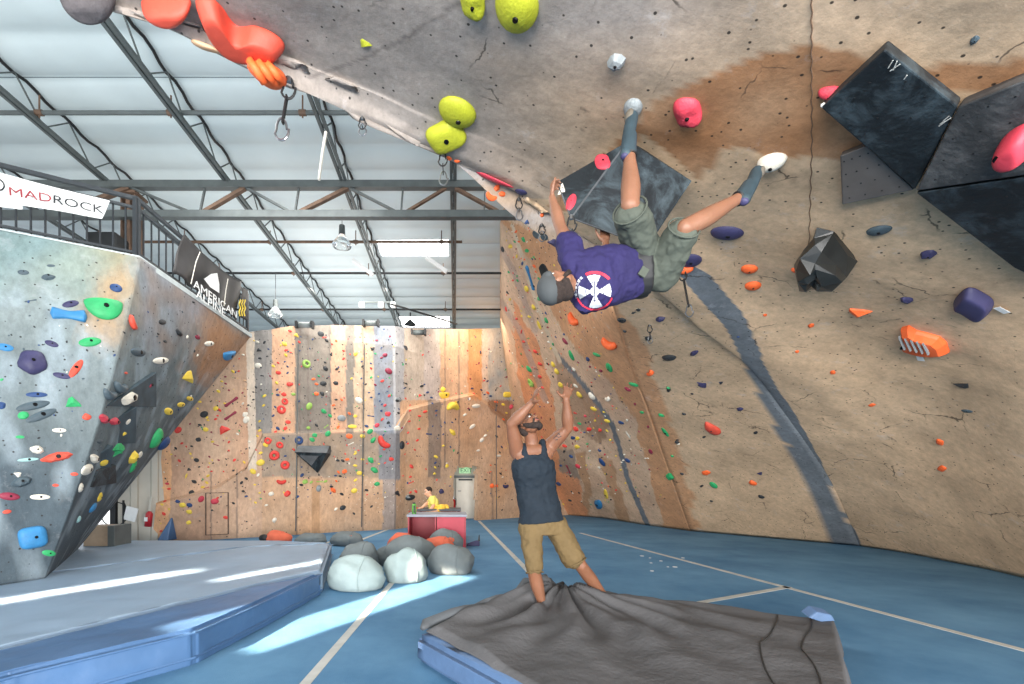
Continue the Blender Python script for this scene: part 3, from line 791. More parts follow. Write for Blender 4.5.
batch('K', 270, 420, 5.7, """103,12,28r;45,48,28b;87,48,28r;30,70,24r;77,103,22b;5,118,18r;57,143,34rO;22,203,48rO;85,258,46rO;65,345,54rJ,0;100,420,38r;165,115,44bO;135,168,20r;87,205,18b;182,315,28b;180,268,14b;200,352,30l;235,355,24l;283,352,34lE,0;316,350,24l;178,370,24k;155,438,26b;278,390,36sL,80;218,45,24lE,0;265,30,24k;320,37,30lE,40;388,40,24o;470,37,48yL,0,22;330,78,34g;255,87,28g;240,112,30g;452,93,36oL,-8;528,93,28y;461,135,34wE,25;487,180,14y;485,192,22y;527,225,22y;440,225,26o;415,232,24k;385,230,24k;485,260,26y;390,297,22o;425,293,28o;373,317,18b;400,320,20k;510,303,30yL,0;487,343,24y;378,348,18o;480,403,34yL,20;360,400,38oK;350,380,22k;408,422,26k;415,500,34kL,20;375,508,24wL,40;478,533,20k;25,570,28wL,50;550,400,24k;553,425,14r;578,493,20k;550,35,26b;610,30,28p;655,120,84rJ,-45;692,223,28r;655,245,16r;727,52,36w;752,143,44kL,90,26;575,228,38g;595,285,46g;630,207,20g;588,115,40g;570,65,34g;610,365,30g;675,15,20k;727,415,34kT;790,440,36s;795,360,14r""")
batch('K', 380, 380, 6.843, """63,45,14r;63,107,24r;33,172,24r;52,233,36rL,-30;15,270,28r;55,292,26k;10,210,18b;125,135,36k;180,25,20k;175,52,16k;203,60,14k;175,125,16r;127,225,22k;285,42,28k;273,105,26r;325,85,24b;352,120,22b;358,160,24b;205,172,14r;205,210,24r;308,217,32r;270,247,26r;200,283,22r;267,335,24r;192,360,20r;255,413,24r;190,435,20r;238,478,18r;170,508,14r;120,330,40wL,0;335,370,36bE,-5;385,210,20b;385,242,16b;420,320,12b;432,372,16b;430,65,32yO;440,105,68yD,0;520,150,20y;495,198,76yJ,180;495,357,52yK;482,458,18b;432,450,22y;382,525,32y;378,567,22b;378,598,22y;373,640,24y;458,588,26yE;215,592,36rK;208,662,22r;75,540,32r;28,475,22r;612,130,24wL,60;658,178,52wL,5,28;580,238,30wL,30;632,318,44wL,35,26;720,380,28wL,30;698,410,34wL,40;672,482,26wL,10;813,318,26vT;797,385,22k;833,458,20v;820,495,18k;813,518,30wL,0;757,583,16o;757,628,14o;825,640,22k;787,578,14k;582,43,16w;630,58,22v;693,68,20v;800,55,14k;825,42,16r;737,88,28o;757,110,22b;793,150,28o;790,207,28b;845,270,22o;870,100,48yS,0;843,168,28y;895,185,36p;712,5,18r;735,8,20v;890,268,28y;865,225,20y;885,35,24yS;715,100,16b""")
batch('K', 380, 460, 6.843, """210,115,22r;215,153,34rE,25;208,222,22r;245,215,28rK;120,228,42kT;207,257,62kL,10,40;255,330,20r;200,352,14r;418,215,30vJ,0;765,177,28oJ,0;797,177,20oJ,0;858,172,36vJ,0;835,342,14k;903,272,14k;812,255,10k""")
batch('K', 150, 320, 6.843, """733,150,32w;783,153,26k;745,205,34kT;752,262,26k;803,248,18k;740,312,44w;755,322,24k;637,238,24w;610,265,14r;567,352,30y;607,350,20r;515,388,20m;490,420,24y;517,435,22m;467,487,32y;540,480,20m;435,490,12k;415,557,14k;340,560,28y;325,605,18y;450,605,34y;477,617,28r;510,570,22y;475,557,12r;370,645,52kL,30;557,560,100mE,35;550,655,90mE,35;648,415,24t;648,470,22t;650,645,40w;635,572,22w;730,405,14k;725,460,24k;707,493,18k;760,478,16k;707,545,20k;760,440,18w;773,382,16k;782,520,30y;777,585,24y;673,583,20k;390,668,24y""")
batch('K', 150, 410, 4.886, """283,50,16y;243,73,20k;272,95,26y;300,108,14m;320,45,18r;330,28,14r;305,155,18y;322,170,28mE,-20;237,145,26k;360,95,52rT,30;385,157,16r;385,198,14r;203,177,16k;137,98,34r;155,163,18r;125,187,18k;103,217,14y;197,213,16y;143,248,20r;227,245,24k;190,290,22kT;240,278,14k;177,322,28yL,70,12;290,228,14m;290,260,12y;335,245,14m;300,300,14r;283,322,20y;215,350,28k;277,355,20y;257,377,22y;275,380,26mE,15;203,403,26k;378,348,14k;83,360,22p;92,385,20r;60,380,12y;73,447,18r;58,462,18y;93,484,14y;67,507,22r;85,568,20r;53,592,18r;53,555,10y;135,447,26b;160,465,30y;193,465,26b;192,497,28y;190,550,24y;250,435,32pL,60;317,447,36p;330,430,16r;303,490,14k;370,525,26rK;243,542,12k;407,455,18k;447,355,20k;455,397,18k;470,422,18b;470,335,20k;472,545,12k;515,452,16y;535,405,14y;568,465,18w;512,365,14y;427,117,18w;470,48,34wL,60;460,255,18y;485,155,16w;425,315,18k;412,245,20r;470,190,12k;535,100,20y;525,127,16y;535,55,16y;575,150,32rO;565,170,26y;633,170,30rO;607,222,44rO;658,268,38rO;540,210,22y;540,257,38yL,20;503,300,30y;528,318,20w;607,545,16w;593,410,26w""")
batch('F', 480, 200, 6.843, """245,217,24o;265,285,22o;297,270,34g;220,257,12m;237,285,20g;155,338,44k;207,318,46y;320,347,38g;367,392,20g;247,335,16m;252,385,26yL,80;303,408,22o;290,435,30bL,70;372,452,30o;380,490,26o;403,537,24g;425,557,28o;345,535,160cE,-73;197,493,24g;253,520,20g;257,550,22g;225,550,24r;318,607,40yL,-60;140,628,34k;187,632,28kT;205,680,28y;405,675,40g;347,583,16m;193,555,8g;385,237,56dL,-30;440,255,50dL,-30;500,290,62vT,-30;320,152,32bT;763,400,80vT,120""")
batch('F', 480, 290, 6.843, """367,118,36y;440,90,22g;430,160,16b;450,157,26b;455,207,40gL,-60;463,255,20m;180,130,34rL,-50;250,197,30r;285,178,24y;338,182,30y;283,285,44rL,75,18;298,353,32r;338,412,20r;378,420,34r;410,505,40rP,0;405,240,60yL,-70,22;425,293,24w;470,355,22w;463,318,20k;500,370,24g;517,320,24b;490,313,14r;485,400,24y;440,395,14k;500,508,36y;525,557,40yL,-50;465,505,26k;337,540,42g;350,632,52lO;408,592,36rP;348,580,22o;427,665,26r;282,437,22g;265,390,12g;232,500,22y;290,520,20g;200,650,26y;105,290,30lO;80,275,16l;120,440,22l;130,535,20l;175,297,24b;228,327,12k;45,235,40k;500,590,18k;553,650,40y;655,655,36w;645,185,84oJ,-50;575,303,28b;583,350,44mL,-40;583,388,24g;627,447,64gL,-70,40;643,397,12k;672,495,36m;643,543,34wL,-30;738,473,44b;797,442,60gL,-15,34;753,525,28m;713,577,14g;827,553,34m;885,530,70gL,-80,54;787,608,16b;765,632,16r;885,350,100oJ,-25;830,155,22b;733,162,22b;640,98,22b""")
batch('F', 540, 380, 6.843, """357,107,54wL,-40,36;270,100,52yL,-30;367,197,48yL,-10;435,218,26y;460,280,42yL,0;245,335,38r;335,337,42rP;410,343,42r;458,345,24y;270,297,28g;377,278,28y;310,245,24p;255,400,34y;225,395,36b;323,437,22g;303,357,20b;360,380,16b;255,457,38y;168,450,38r;213,520,30b;165,490,28k;142,585,28b;195,612,60mE,-65;260,590,34pL,-50;485,95,18b;460,118,44wJ,20;553,290,44bP,0;595,275,30wL,70;603,375,56wL,-60,16;600,62,40mL,-20;640,30,64gL,-10,36;650,165,30mL,80;697,222,34g;620,260,12m;570,205,10m;740,320,30mL,80;678,352,14m;830,240,34g;857,357,72gL,-55,28;880,65,52kL,80,26;940,410,22k;945,435,26w;905,520,24g;888,655,46gL,70;757,490,40mL,90;690,483,14b;722,535,20w;600,550,36bL,-50;577,510,20w;570,550,22w;425,562,56bL,-60,34;408,480,26b;443,510,24p;520,520,18y;485,493,10o;480,410,28y;552,615,20y;405,598,24w;340,485,24w;565,130,12g;350,15,16r;435,48,12m;592,187,12b""")
batch('F', 540, 440, 6.843, """452,370,72yL,-80,32;485,408,20k;205,412,26k;127,300,40bL,0;520,343,20r;585,295,20y;593,350,14y;655,350,12b;678,402,14b;803,195,14m;703,278,10k;770,268,10k;853,400,14k;480,320,14k""")
H('F', 598.5, 504, 15, 'c', 'P', 80, 9.5, label='big bright blue teardrop hold low on the right wall, beside a yellow one')
batch('A', 600, 290, 6.843, """148,205,36kO;228,155,28k;262,135,32kL,0;168,280,28kL,-30;412,195,62vK;330,330,50kK;473,460,80kL,10,56;643,430,62vK;335,560,50oJ,45;707,650,58vT;825,633,30vT;468,668,28g;945,320,22b""")
batch('A', 512, 228, 3, """470,484,20kL,90,12;572,470,26vT;627,465,14k;684,543,16v;576,627,12k;516,557,12k;540,497,10k;731,614,16k;495,642,14k""")
batch('A', 512, 456, 3, """474,62,22g;582,50,22o;605,87,22gL,-50;569,90,12k;598,135,10k;510,53,12k;722,80,22o;745,52,16vT;748,122,16kL,0""")
H('A', 712, 428, 14, 'R', 'P', 0, 17, label='round orange-red hold with a white tag, mid-height on the right wall')
H('A', 798, 268, 15, 'o', 'J', 5, label='small orange jug just below the left tip of the faceted black volume')
H('A', 818, 278, 13, 'o', 'S', 10, label='small orange block hold under the middle of the faceted black volume')
H('A', 811, 325.5, 6.5, 'o', 'B', 0, label='tiny orange hold two hand-widths below the faceted black volume')
H('A', 797, 351.5, 5, 'o', 'B', 0, label='tiny orange hold beside the upper right edge of the grey painted stripe')
H('A', 833, 372.5, 6, 'o', 'B', 0, label='tiny orange hold near the centre of the bare right wall')
H('A', 872, 405, 5.5, 'o', 'S', 30, label='tiny orange chip further right and below the other tiny orange ones')
H('A', 940, 442, 8, 'o', 'S', -20, label='small orange chip low on the right wall, above the lone orange diamond')
H('A', 942, 468.5, 8, 'o', 'S', 40, label='lone orange diamond chip lowest on the right wall')
H('A', 858, 311.5, 17, 'o', 'T', 20, 17, label='orange chunky hold left of the big ridged orange one')
H('A', 928.5, 253.5, 18, 'v', 'K', -5, 9, label='thin purple angular hold under the black box volumes')
H('A', 907, 299.5, 13, 'v', 'K', 10, 12, label='small purple faceted hold left of the big purple sculpted one')
H('A', 879, 230, 26, 'd', 'L', 15, 11, label='flat slate hold just below the smaller grey box volume')
H('A', 963, 385.5, 17, 'k', 'T', 180, 9, label='black pointed hold alone below the big ridged orange one')
H('A', 974.5, 40, 12, 'd', 'K', 10, 10, label='small slate hold alone above the black box volumes')
H('A', 967, 411, 12, 'd', 'L', -5, 4, label='faint slate sliver low on the right wall')
H('A', 616, 61, 21, 's', 'K', 20, 17, label='grey lumpy hold alone on the grey overhang above the climber')
H('A', 633, 107.5, 19, 's', 'L', -5, 15, 0.1, label='grey rounded hold under the climber\'s upper foot')
H('A', 688, 110.5, 29, 'p', 'B', 20, 25, 0.14, label='pinkish red round hold right of the climber\'s upper foot')
H('A', 772, 160.5, 31, 'w', 'L', 18, 15, 0.15, label='white oval hold under the climber\'s outstretched foot')
H('A', 831, 91, 12, 'p', 'L', 60, 22, 0.1, label='pink hold peeking out behind the tilted black box volume')
H('A', 457.5, 111.5, 38, 'n', 'L', -45, 29, 0.16, label='large lime yellow oval hold at the lip of the overhang')
H('A', 446, 136, 36, 'n', 'S', 25, 26, 0.16, label='large lime yellow saddle hold just below the oval one at the lip')
H('A', 383, 127, 13, 'n', 'L', -15, 8, label='small lime yellow hold at the very edge of the lip')
H('A', 364.5, 43, 12, 'n', 'T', 10, 9, label='tiny lime yellow hold alone on the grey overhang')
H('A', 473, -1, 26, 'n', 'B', 0, 24, 0.13, label='lime yellow hold cut by the top edge, the one further left')
H('A', 517, 5, 46, 'n', 'L', -20, 36, 0.18, label='large lime yellow hold at the top edge of the photo')
H('A', 683.5, 264, 24, 'o', 'J', -18, 15, label='orange hold with a hanging quickdraw right of the climber\'s shorts')
H('A', 690, 260.5, 24, 'v', 'L', 0, 12, 0.09, label='purple rounded hold resting above an orange one near the climber\'s shorts')
H('A', 727, 232.5, 34, 'v', 'L', -4, 13, 0.1, label='purple cap-shaped hold below the climber\'s outstretched foot')
H('A', 749.5, 268.5, 17, 'o', 'L', -8, 8, label='orange bar hold, upper of the two left of the faceted black volume')
H('A', 753, 285.5, 17, 'o', 'L', 5, 8, label='orange bar hold, lower of the two left of the faceted black volume')
H('A', 765, 315, 5, 'o', 'B', 0)
# left boulder
batch('L', 0, 228, 3, """70,133,32dL,0,14;153,113,24dL,0,8;145,148,44dK,0,22;92,218,34dE,10;348,180,36bL,-20,24;212,228,46vL,15,18;398,282,46RJ,-70,28;487,282,26kL,0,16;537,314,28kK;495,340,14k;593,327,18m;628,347,34wL,0,16;686,382,42cD,10;270,342,62gL,10,26;155,347,40vL,-20,18;15,358,50cL,-10,22;415,372,52dL,-8,26;483,398,54wL,4,20;228,422,60RL,55,20;185,443,50vL,-12,18;378,435,14R;565,445,50yT,-20;325,490,40dJ,-20;358,468,42dJ,-20;380,508,72wK,20,54;110,500,60bL,0,16;100,533,94dL,12,24;125,562,90dL,22,24;218,523,46gT;70,562,28gL;260,566,26R;312,573,42pK;342,580,40pK;383,577,24wL;178,607,40wL,0,14;60,627,26gL,0,10;110,665,42wK;505,550,40yL,-20,22;543,530,36yL,-5,16;570,512,36yL,-20,14;563,560,46gL,40;385,613,44yE,15;385,630,26vL;465,630,60gL,70,34;490,645,44bL,40;355,660,46gT;5,455,12g;3,533,28b;443,470,40mK""")
batch('L', 0, 400, 4.277, """240,245,140RK,12,52;120,255,84aL,5,16;90,350,90dK,20,60;78,318,32wT;40,412,84mL,-5,34;170,415,84wL,0,24;238,365,28RL,0,14;318,317,32RL,0,16;30,478,36RL,10,18;372,297,70wL,15,50;343,375,84wL,5,34;400,250,62wK;450,262,56yL,20,40;452,220,36wK;428,178,42dL,0,18;510,208,60gT;565,245,62yK,40,44;595,235,32wL,60;567,283,84gL,15,26;425,415,92yL,0,30;395,460,42cL,40;335,510,40aL,-60,18;210,655,54gL,-10,26;455,322,26gL""")
H('L', 104.5, 309, 40, 'g', 'D', -4, 22, 0.2, label='big green half-moon hold near the top of the left boulder')
H('L', 32.7, 362.5, 30, 'v', 'B', 0, 24, 0.16, label='big round purple hold at the middle of the left boulder')
H('L', 69, 315, 37, 'c', 'E', -6, 12, label='long blue bone-shaped hold left of the green half-moon')
H('L', 33, 537.5, 30, 'c', 'S', 10, 22, 0.14, label='big blue block hold at the foot of the left boulder')

# ---- labels and building
LM = {'K': [((464, 493), 'the exit door'), ((317, 459), 'the dark wedge volume'), ((174, 525), 'the blue corner pad'), ((390, 441), 'the long red horn hold'), ((280, 412), 'the red ring hold'), ((444, 396), 'the arched ledge'), ((490, 335), 'the lamp in the right corner'), ((211, 505), 'the outlined wall hatch'), ((270, 334), 'the left end of the roof beam')],
      'F': [((598, 504), 'the big blue teardrop'), ((545, 392), 'the raised hands'), ((553, 291), "the climber's cap"), ((512, 222), 'the overhang tip'), ((530, 280), 'the tall blue bar hold')],
      'A': [((829, 250), 'the faceted black volume'), ((600, 290), 'the shirt logo'), ((712, 428), 'the tagged orange-red hold')],
      'L': [((104, 309), 'the green half-moon'), ((33, 362), 'the round purple hold'), ((33, 537), 'the big blue block'), ((140, 410), 'the dark wedge above'), ((125, 395), 'the white rock hold')]}
ORD = ['nearest', 'second nearest', 'third nearest', 'fourth nearest', 'fifth nearest', 'sixth nearest', 'seventh nearest', 'eighth nearest', 'ninth nearest', 'tenth nearest', 'eleventh nearest', 'twelfth nearest']
ORD += [x+' nearest' for x in ('thirteenth', 'fourteenth', 'fifteenth', 'sixteenth', 'seventeenth', 'eighteenth')]
def direction(dx, dy):
    a = math.degrees(math.atan2(-dy, dx)) % 360
    return ['right of', 'up right of', 'above', 'up left of', 'left of', 'down left of', 'below', 'down right of'][int(((a+22.5) % 360)//45)]
WN = {'K': 'back wall', 'F': 'right wall', 'A': 'right wall', 'L': 'left boulder'}
# at most 300 single holds: the largest; the small remainder is one group of little chips
for r in records: r['size'] = r['w']*(r['h'] or r['w']*0.75)
records.sort(key=lambda r: -r['size'])
vis = [r for r in records if -20 < r['px'] < 1040 and -20 < r['py'] < 700]
singles = vis[:300]; rest = vis[300:]
sectors = {}
for r in singles:
    if r['label']: continue
    lm = min(LM[r['wk']], key=lambda q: math.hypot(r['px']-q[0][0], r['py']-q[0][1]))
    dx, dy = r['px']-lm[0][0], r['py']-lm[0][1]
    r['lm'] = lm[1]; r['dir'] = direction(dx, dy); r['d'] = math.hypot(dx, dy)
    sectors.setdefault((r['c'], r['lm'], r['dir'], r['wk']), []).append(r)
for key, rs in sectors.items():
    rs.sort(key=lambda r: r['d'])
    for i, r in enumerate(rs):
        o_ = ('closest ' if len(rs) == 1 else '')
        word = CNAME[r['c']]
        if len(rs) == 1: r['label'] = '%s %s climbing hold, the %s one %s %s' % (word, SHN[r['s']], word.split()[-1], r['dir'], r['lm'])
        else: r['label'] = '%s %s climbing hold, %s %s one %s %s' % (word, SHN[r['s']], ORD[i], word.split()[-1], r['dir'], r['lm'])
for r in singles:
    if len(r['label'].split()) > 16: r['label'] = r['label'].replace(' climbing hold', ' hold').replace('pointed triangular', 'triangular').replace('the left end', 'left end')
    if len(r['label'].split()) > 16: r['label'] = r['label'].replace(' of the roof beam', ' of roof beam')
def hold_matrix(r):
    loc, n = r['loc'], r['n']
    t, b_, tl = frame_at(loc, n, r['ang'])
    Y = loc.y
    wm = r['w']*Y/F*min(tl, 1.5)
    # true size of the second axis from how foreshortened it looks
    view = (loc-CAMP).normalized(); bb = b_-view*b_.dot(view)
    hp = r['h'] or (r['w'] if r['s'] in 'OJ' else r['w']*0.72)
    hm = hp*Y/F/max(0.55, min(1, bb.length))
    if r['s'] in 'JEO' and not r['h']: hm = wm
    if r['s'] == 'J' and r['h']: hm = wm
    if r['s'] == 'E' and not r['h']: hm = wm
    if r['s'] == 'E' and r['h']: hm = hm*4.5
    dep = r['dep']*1.6 if r['dep'] else 1.0*min(wm, hm)
    if r['s'] == 'E': dep = hm*0.6
    R = Matrix((t*wm, b_*hm, n*dep)).transposed().to_4x4()
    return Matrix.Translation(loc-n*0.004) @ R
GRP = {'K': 'climbing holds on the back wall', 'F': 'climbing holds on the right wall', 'A': 'climbing holds on the right wall', 'L': 'climbing holds on the left boulder'}
for r in singles:
    sd = int(r['px']*3+r['py']) % 3
    o = bpy.data.objects.new('climbing_hold', hold_mesh(r['s'], r['c'], sd)); COL.objects.link(o)
    o.matrix_world = hold_matrix(r)
    tag(o, r['label'], 'climbing hold', GRP[r['wk']])
    if r['w'] > 11 and r['s'] in 'BLPSKD':
        k = bpy.data.objects.new('bolt', boltme); COL.objects.link(k); k.parent = o
        top = max(v.co.z for v in o.data.vertices if abs(v.co.x-0.06) < 0.14 and abs(v.co.y-0.02) < 0.14)
        k.location = (0.06, 0.02, top*0.98)
        k.scale = (1, o.scale.x/max(o.scale.y, 1e-3), 1)
bmr = bmesh.new(); mats = []
me = bpy.data.meshes.new('foothold_chips')
allv = []; allf = []; mi = []
for r in rest:
    hmsh = hold_mesh(r['s'] if r['s'] in 'TK' else 'K', r['c'], 1); mt = hold_matrix(r); o0 = len(allv)
    m_ = M['hold'][r['c']]
    if m_ not in mats: mats.append(m_)
    for v in hmsh.vertices: allv.append(tuple(mt @ v.co))
    for p in hmsh.polygons: allf.append([o0+i for i in p.vertices]); mi.append(mats.index(m_))
# plus the scatter of tiny white and black footholds too small to count
rr = random.Random(3)
def chip(wk, px, py, w_, c):
    r = ray(px, py, wk)
    if not r: return
    rec = dict(wk=wk, px=px, py=py, w=w_, h=None, c=c, s='K', ang=rr.uniform(0, 180), dep=None, loc=r[0], n=r[1])
    hmsh = hold_mesh('K', c, 1); mt = hold_matrix(rec); o0 = len(allv)
    if M['hold'][c] not in mats: mats.append(M['hold'][c])
    for v in hmsh.vertices: allv.append(tuple(mt @ v.co))
    for p in hmsh.polygons: allf.append([o0+i for i in p.vertices]); mi.append(mats.index(M['hold'][c]))
for _ in range(520):
    chip('K', rr.uniform(160, 545), rr.uniform(335, 500), rr.uniform(1.2, 3.0), rr.choice('kkkbwmrbykg'))
for _ in range(60): chip('K', rr.uniform(350, 430), rr.uniform(480, 512), 1.2, 'w')
for _ in range(380):
    y = rr.uniform(225, 505); x0 = 505+max(0, (y-340))*0.33; x1 = 560+max(0, y-225)*0.38
    chip('F', rr.uniform(x0, x1), y, rr.uniform(1.4, 2.8), rr.choice('kkrrywwgbmkok'))
for _ in range(90): chip('L', rr.uniform(0, 220), rr.uniform(300, 500), rr.uniform(2, 4), rr.choice('kkdbkwd'))
me.from_pydata(allv, [], allf)
for m_ in mats: me.materials.append(m_)
for p, i in zip(me.polygons, mi): p.material_index = i
ch = link('foothold_chips', me); tag(ch, 'countless tiny foothold chips screwed all over the climbing walls', 'foothold', kind='stuff')
# ------------------------------------------------------------------ volumes (black plywood boxes) and sculpted holds
def wallpt(px, py, wk='A'):
    r = ray(px, py, wk)
    k = 0
    while r is None and wk != 'A' and k < 60: k += 1; r = ray(px-k*.5, py-k*.3, wk)
    if wk == 'A' and (r is None or (px < 470 and r[0].y > 5.5)):
        for k in range(1, 60):        # just outside the lip: continue the tangent plane of the nearest surface
            r2 = ray(px+k*1.5, py-k*1.5, 'A')
            if r2 and r2[0].y < 5.5:
                l, n = r2; d = Vector(((px-CX)/F, 1, (CY-py)/F)); return CAMP+d*((l-CAMP).dot(n)/d.dot(n)), n
    return r
def tplane(px, py, wk='A', h=0.0):
    l, n = wallpt(px, py, wk); l = l+n*h; t = n.orthogonal().normalized(); return (l, l+t, l+n.cross(t))
def on_plane(px, py, a, b_, c):
    n = (b_-a).cross(c-a); d = Vector(((px-CX)/F, 1, (CY-py)/F))
    t = (a-CAMP).dot(n)/d.dot(n); p = CAMP+d*t; n.normalize()
    if n.dot(d) > 0: n = -n
    return p, n
def volume(label, top, foot, m, cat='climbing volume', parts=(), bevel=0.006, name='climbing_volume'):
    """top: list of (px,py,depth below the wall in m, or ('Y',y)); foot: extra pixel points on the wall"""
    pts = []
    for q in top:
        if len(q) == 4: pts.append(W(q[0], q[1], q[3]))
        else:
            l, n = wallpt(q[0], q[1]); v = (l-CAMP).normalized()
            pts.append(l+v*(-q[2]/max(0.4, abs(v.dot(n)))))
    for q in foot:
        l, n = wallpt(q[0], q[1]); pts.append(l-n*0.02)
    bm_ = MB().hull(pts)
    r = empty(name, sum(pts, Vector())/len(pts), label, cat)
    bm_.build('shell', m, r, bevel=bevel)
    return r, pts
def screw_holes(r, quad, nx, ny, m=None):
    s = MB()
    a, b_, c, d = quad
    for i in range(nx):
        for j in range(ny):
            u, v = (i+.5)/nx, (j+.5)/ny
            p = a.lerp(b_, u).lerp(d.lerp(c, u), v); n = (b_-a).cross(d-a).normalized()
            if n.dot(CAMP-p) < 0: n = -n
            s.tube([p-n*0.004, p+n*0.002], 0.005, 8)
    o = s.build('bolt_holes', M['black'], r); o['kind'] = 'stuff'
# wedge the climber hangs from
cv, vp = volume('large black wedge volume that the climber grips and hangs from',
    [(628, 141, 0, 3.30), (692, 181, 0, 3.45), (648, 247, 0, 3.32), (571, 218, 0, 3.22), (557, 182, 0, 3.36)], [(640, 150), (680, 180), (600, 175)], M['volblack'])
s = MB().bar(vp[0], vp[3], 0.012).build('worn_edge', M['volgrey'], cv)
s = MB().bar(vp[4], vp[3], 0.008).bar(vp[3], vp[2], 0.007).build('pale_edge', M['volgrey'], cv)
def hold_on(px, py, w_, h_, c, s, ang, label, pl, dep=0.06, grp=None):
    p, n = on_plane(px, py, *pl); r = dict(loc=p, n=n, w=w_, h=h_, c=c, s=s, ang=ang, dep=dep/1.6)
    o = bpy.data.objects.new('climbing_hold', hold_mesh(s, c, 2)); COL.objects.link(o); o.matrix_world = hold_matrix(r)
    tag(o, label, 'climbing hold', grp)
    k = bpy.data.objects.new('bolt', boltme); COL.objects.link(k); k.parent = o
    top = max(v.co.z for v in o.data.vertices); k.location = (0.03, 0, top*0.93); k.scale = (1, o.scale.x/max(o.scale.y, 1e-3), 1)
    return o
pl = (vp[0], vp[3], vp[4])
hold_on(602.5, 162, 16, 15, 'p', 'B', 20, 'pinkish red round hold, upper one on the black wedge volume', pl, 0.07)
hold_on(571, 202, 10, 15, 'p', 'L', 0, 'pinkish red oval hold, lower one on the black wedge volume', pl, 0.06)
hold_on(562, 188, 9, 13, 'w', 'T', 10, 'cream triangular hold beside the climber\'s left hand', pl, 0.03)
# the black boxes at the upper right
def box_volume(label, quad, th, m, depthfun, scuffs=0):
    T = [];
    for (x, y), dd in zip(quad, depthfun):
        l, n = wallpt(x, y); v = (l-CAMP).normalized(); T.append(l-v*(dd/abs(v.dot(n))))
    if len(T) == 4: T[2] = on_plane(*quad[2], T[0], T[1], T[3])[0]
    n = (T[1]-T[0]).cross(T[3]-T[0]).normalized()
    if n.z > 0: n = -n
    Bk = [(p-n*th)*.3+(wallpt(*q_)[0]-n*-.0)*.7 for p, q_ in zip(T, quad)]
    r = empty('climbing_volume', sum(T, Vector())/len(T), label, 'climbing volume')
    MB().hull(T+Bk).build('shell', m, r, bevel=0.01)
    screw_holes(r, T if len(T) == 4 else T+[T[2]], 4, 4)
    return r, T, n
v1, T1_, n1_ = box_volume('tilted square black box volume, highest of the group at the upper right', [(885, 49), (958, 106), (915, 190), (821, 108)], 0.15, M['volblack'], [.13, .13, .14, .14])
v2, T2_, n2_ = box_volume('dark grey box volume at the right edge that carries a big pink hold', [(958, 107), (1060, 66), (1060, 170), (916, 191)], 0.20, M['volgrey_chalk'], [.13, .16, .24, .15])
v3, T3_, n3_ = box_volume('black triangular underside volume at the right edge below the grey box', [(916, 193), (1060, 172), (1060, 290), (1014, 268)], 0.16, M['volblack'], [.15, .24, .15, .10])
v4, T4_, n4_ = box_volume('small grey box volume tucked left under the tilted square one', [(840, 156), (866, 146), (914, 190), (842, 205)], 0.10, mat('volume_worn', (106, 100, 96), 0.7, 0, .2, 4), [.07, .08, .10, .07])
s = MB().bar(T3_[0]-n3_*.05, T3_[3]-n3_*.05, 0.012).build('pale_edge', M['white'], v3)
s = MB().bar(T1_[3]-n1_*.02, T1_[3].lerp(T1_[2], .35)-n1_*.02, 0.016).build('pale_edge', M['white'], v1)
# pale scrapes on the tilted box, where shoes wore the paint off
s = MB()
for (a, b_) in [((893, 60), (888, 68)), ((897, 61), (893, 70)), ((900, 64), (890, 71)), ((907, 75), (904, 79)), ((951, 118), (940, 124)), ((949, 116), (943, 121)), ((946, 121), (939, 126))]:
    pa, _ = on_plane(*a, *T1_[:3]); pb, _ = on_plane(*b_, *T1_[:3]); s.bar(pa, pb, 0.004, 0.006)
s = s.build('paint_scrape', M['tape'], v1); s['kind'] = 'stuff'
def sculpt(label, outline, height, c, wk='A', ridge=None, parts=None, pl=None, name='climbing_hold', inset=0.6, m=None, smooth=True, lift=0.0):
    """a large moulded hold with its own outline, domed to a height in metres"""
    base = []; nn = Vector()
    for x, y in outline:
        if pl: l, n = on_plane(x, y, *pl)
        else: l, n = wallpt(x, y, wk)
        base.append(l); nn += n
    nn.normalize(); c0 = sum(base, Vector())/len(base)
    bm_ = bmesh.new(); rings = []
    prof_ = [(1.0, -0.02), (1.0, 0.18), (0.96, 0.45), (0.84, 0.78), (inset, 1.0), (inset*0.45, 1.02)]
    rc = c0 if ridge is None else (on_plane(*ridge, *pl)[0] if pl else wallpt(*ridge, wk)[0])
    k_ = 0
    for s_, hh in prof_:
        rings.append([bm_.verts.new(rc+(p-rc)*s_ + nn*(height*hh)) for p in base])
    n_ = len(base)
    for i in range(len(rings)-1):
        for j in range(n_): bm_.faces.new((rings[i][j], rings[i][(j+1) % n_], rings[i+1][(j+1) % n_], rings[i+1][j]))
    bm_.faces.new(rings[-1]); bm_.faces.new(rings[0][::-1])
    bmesh.ops.recalc_face_normals(bm_, faces=bm_.faces)
    me = bpy.data.meshes.new(name); bm_.to_mesh(me); bm_.free()
    o = link(name, me, m or M['hold'][c], None, smooth)
    cc = sum((v.co for v in me.vertices), Vector())/len(me.vertices); me.transform(Matrix.Translation(-cc)); o.location = cc
    bpy.context.view_layer.update()
    if smooth:
        md = o.modifiers.new('s', 'SUBSURF'); md.levels = md.render_levels = 2
    if label: tag(o, label, 'climbing hold' if 'hold' in name else 'climbing volume')
    return o, nn, rc
def add_bolt(o, px, py, h, nn, wk='A', pl=None, r=0.014):
    l = on_plane(px, py, *pl)[0] if pl else wallpt(px, py, wk)[0]
    l = l+nn*h
    MB().tube([l-nn*0.02, l+nn*0.006], r, 10).build('bolt', M['bolt'], o)
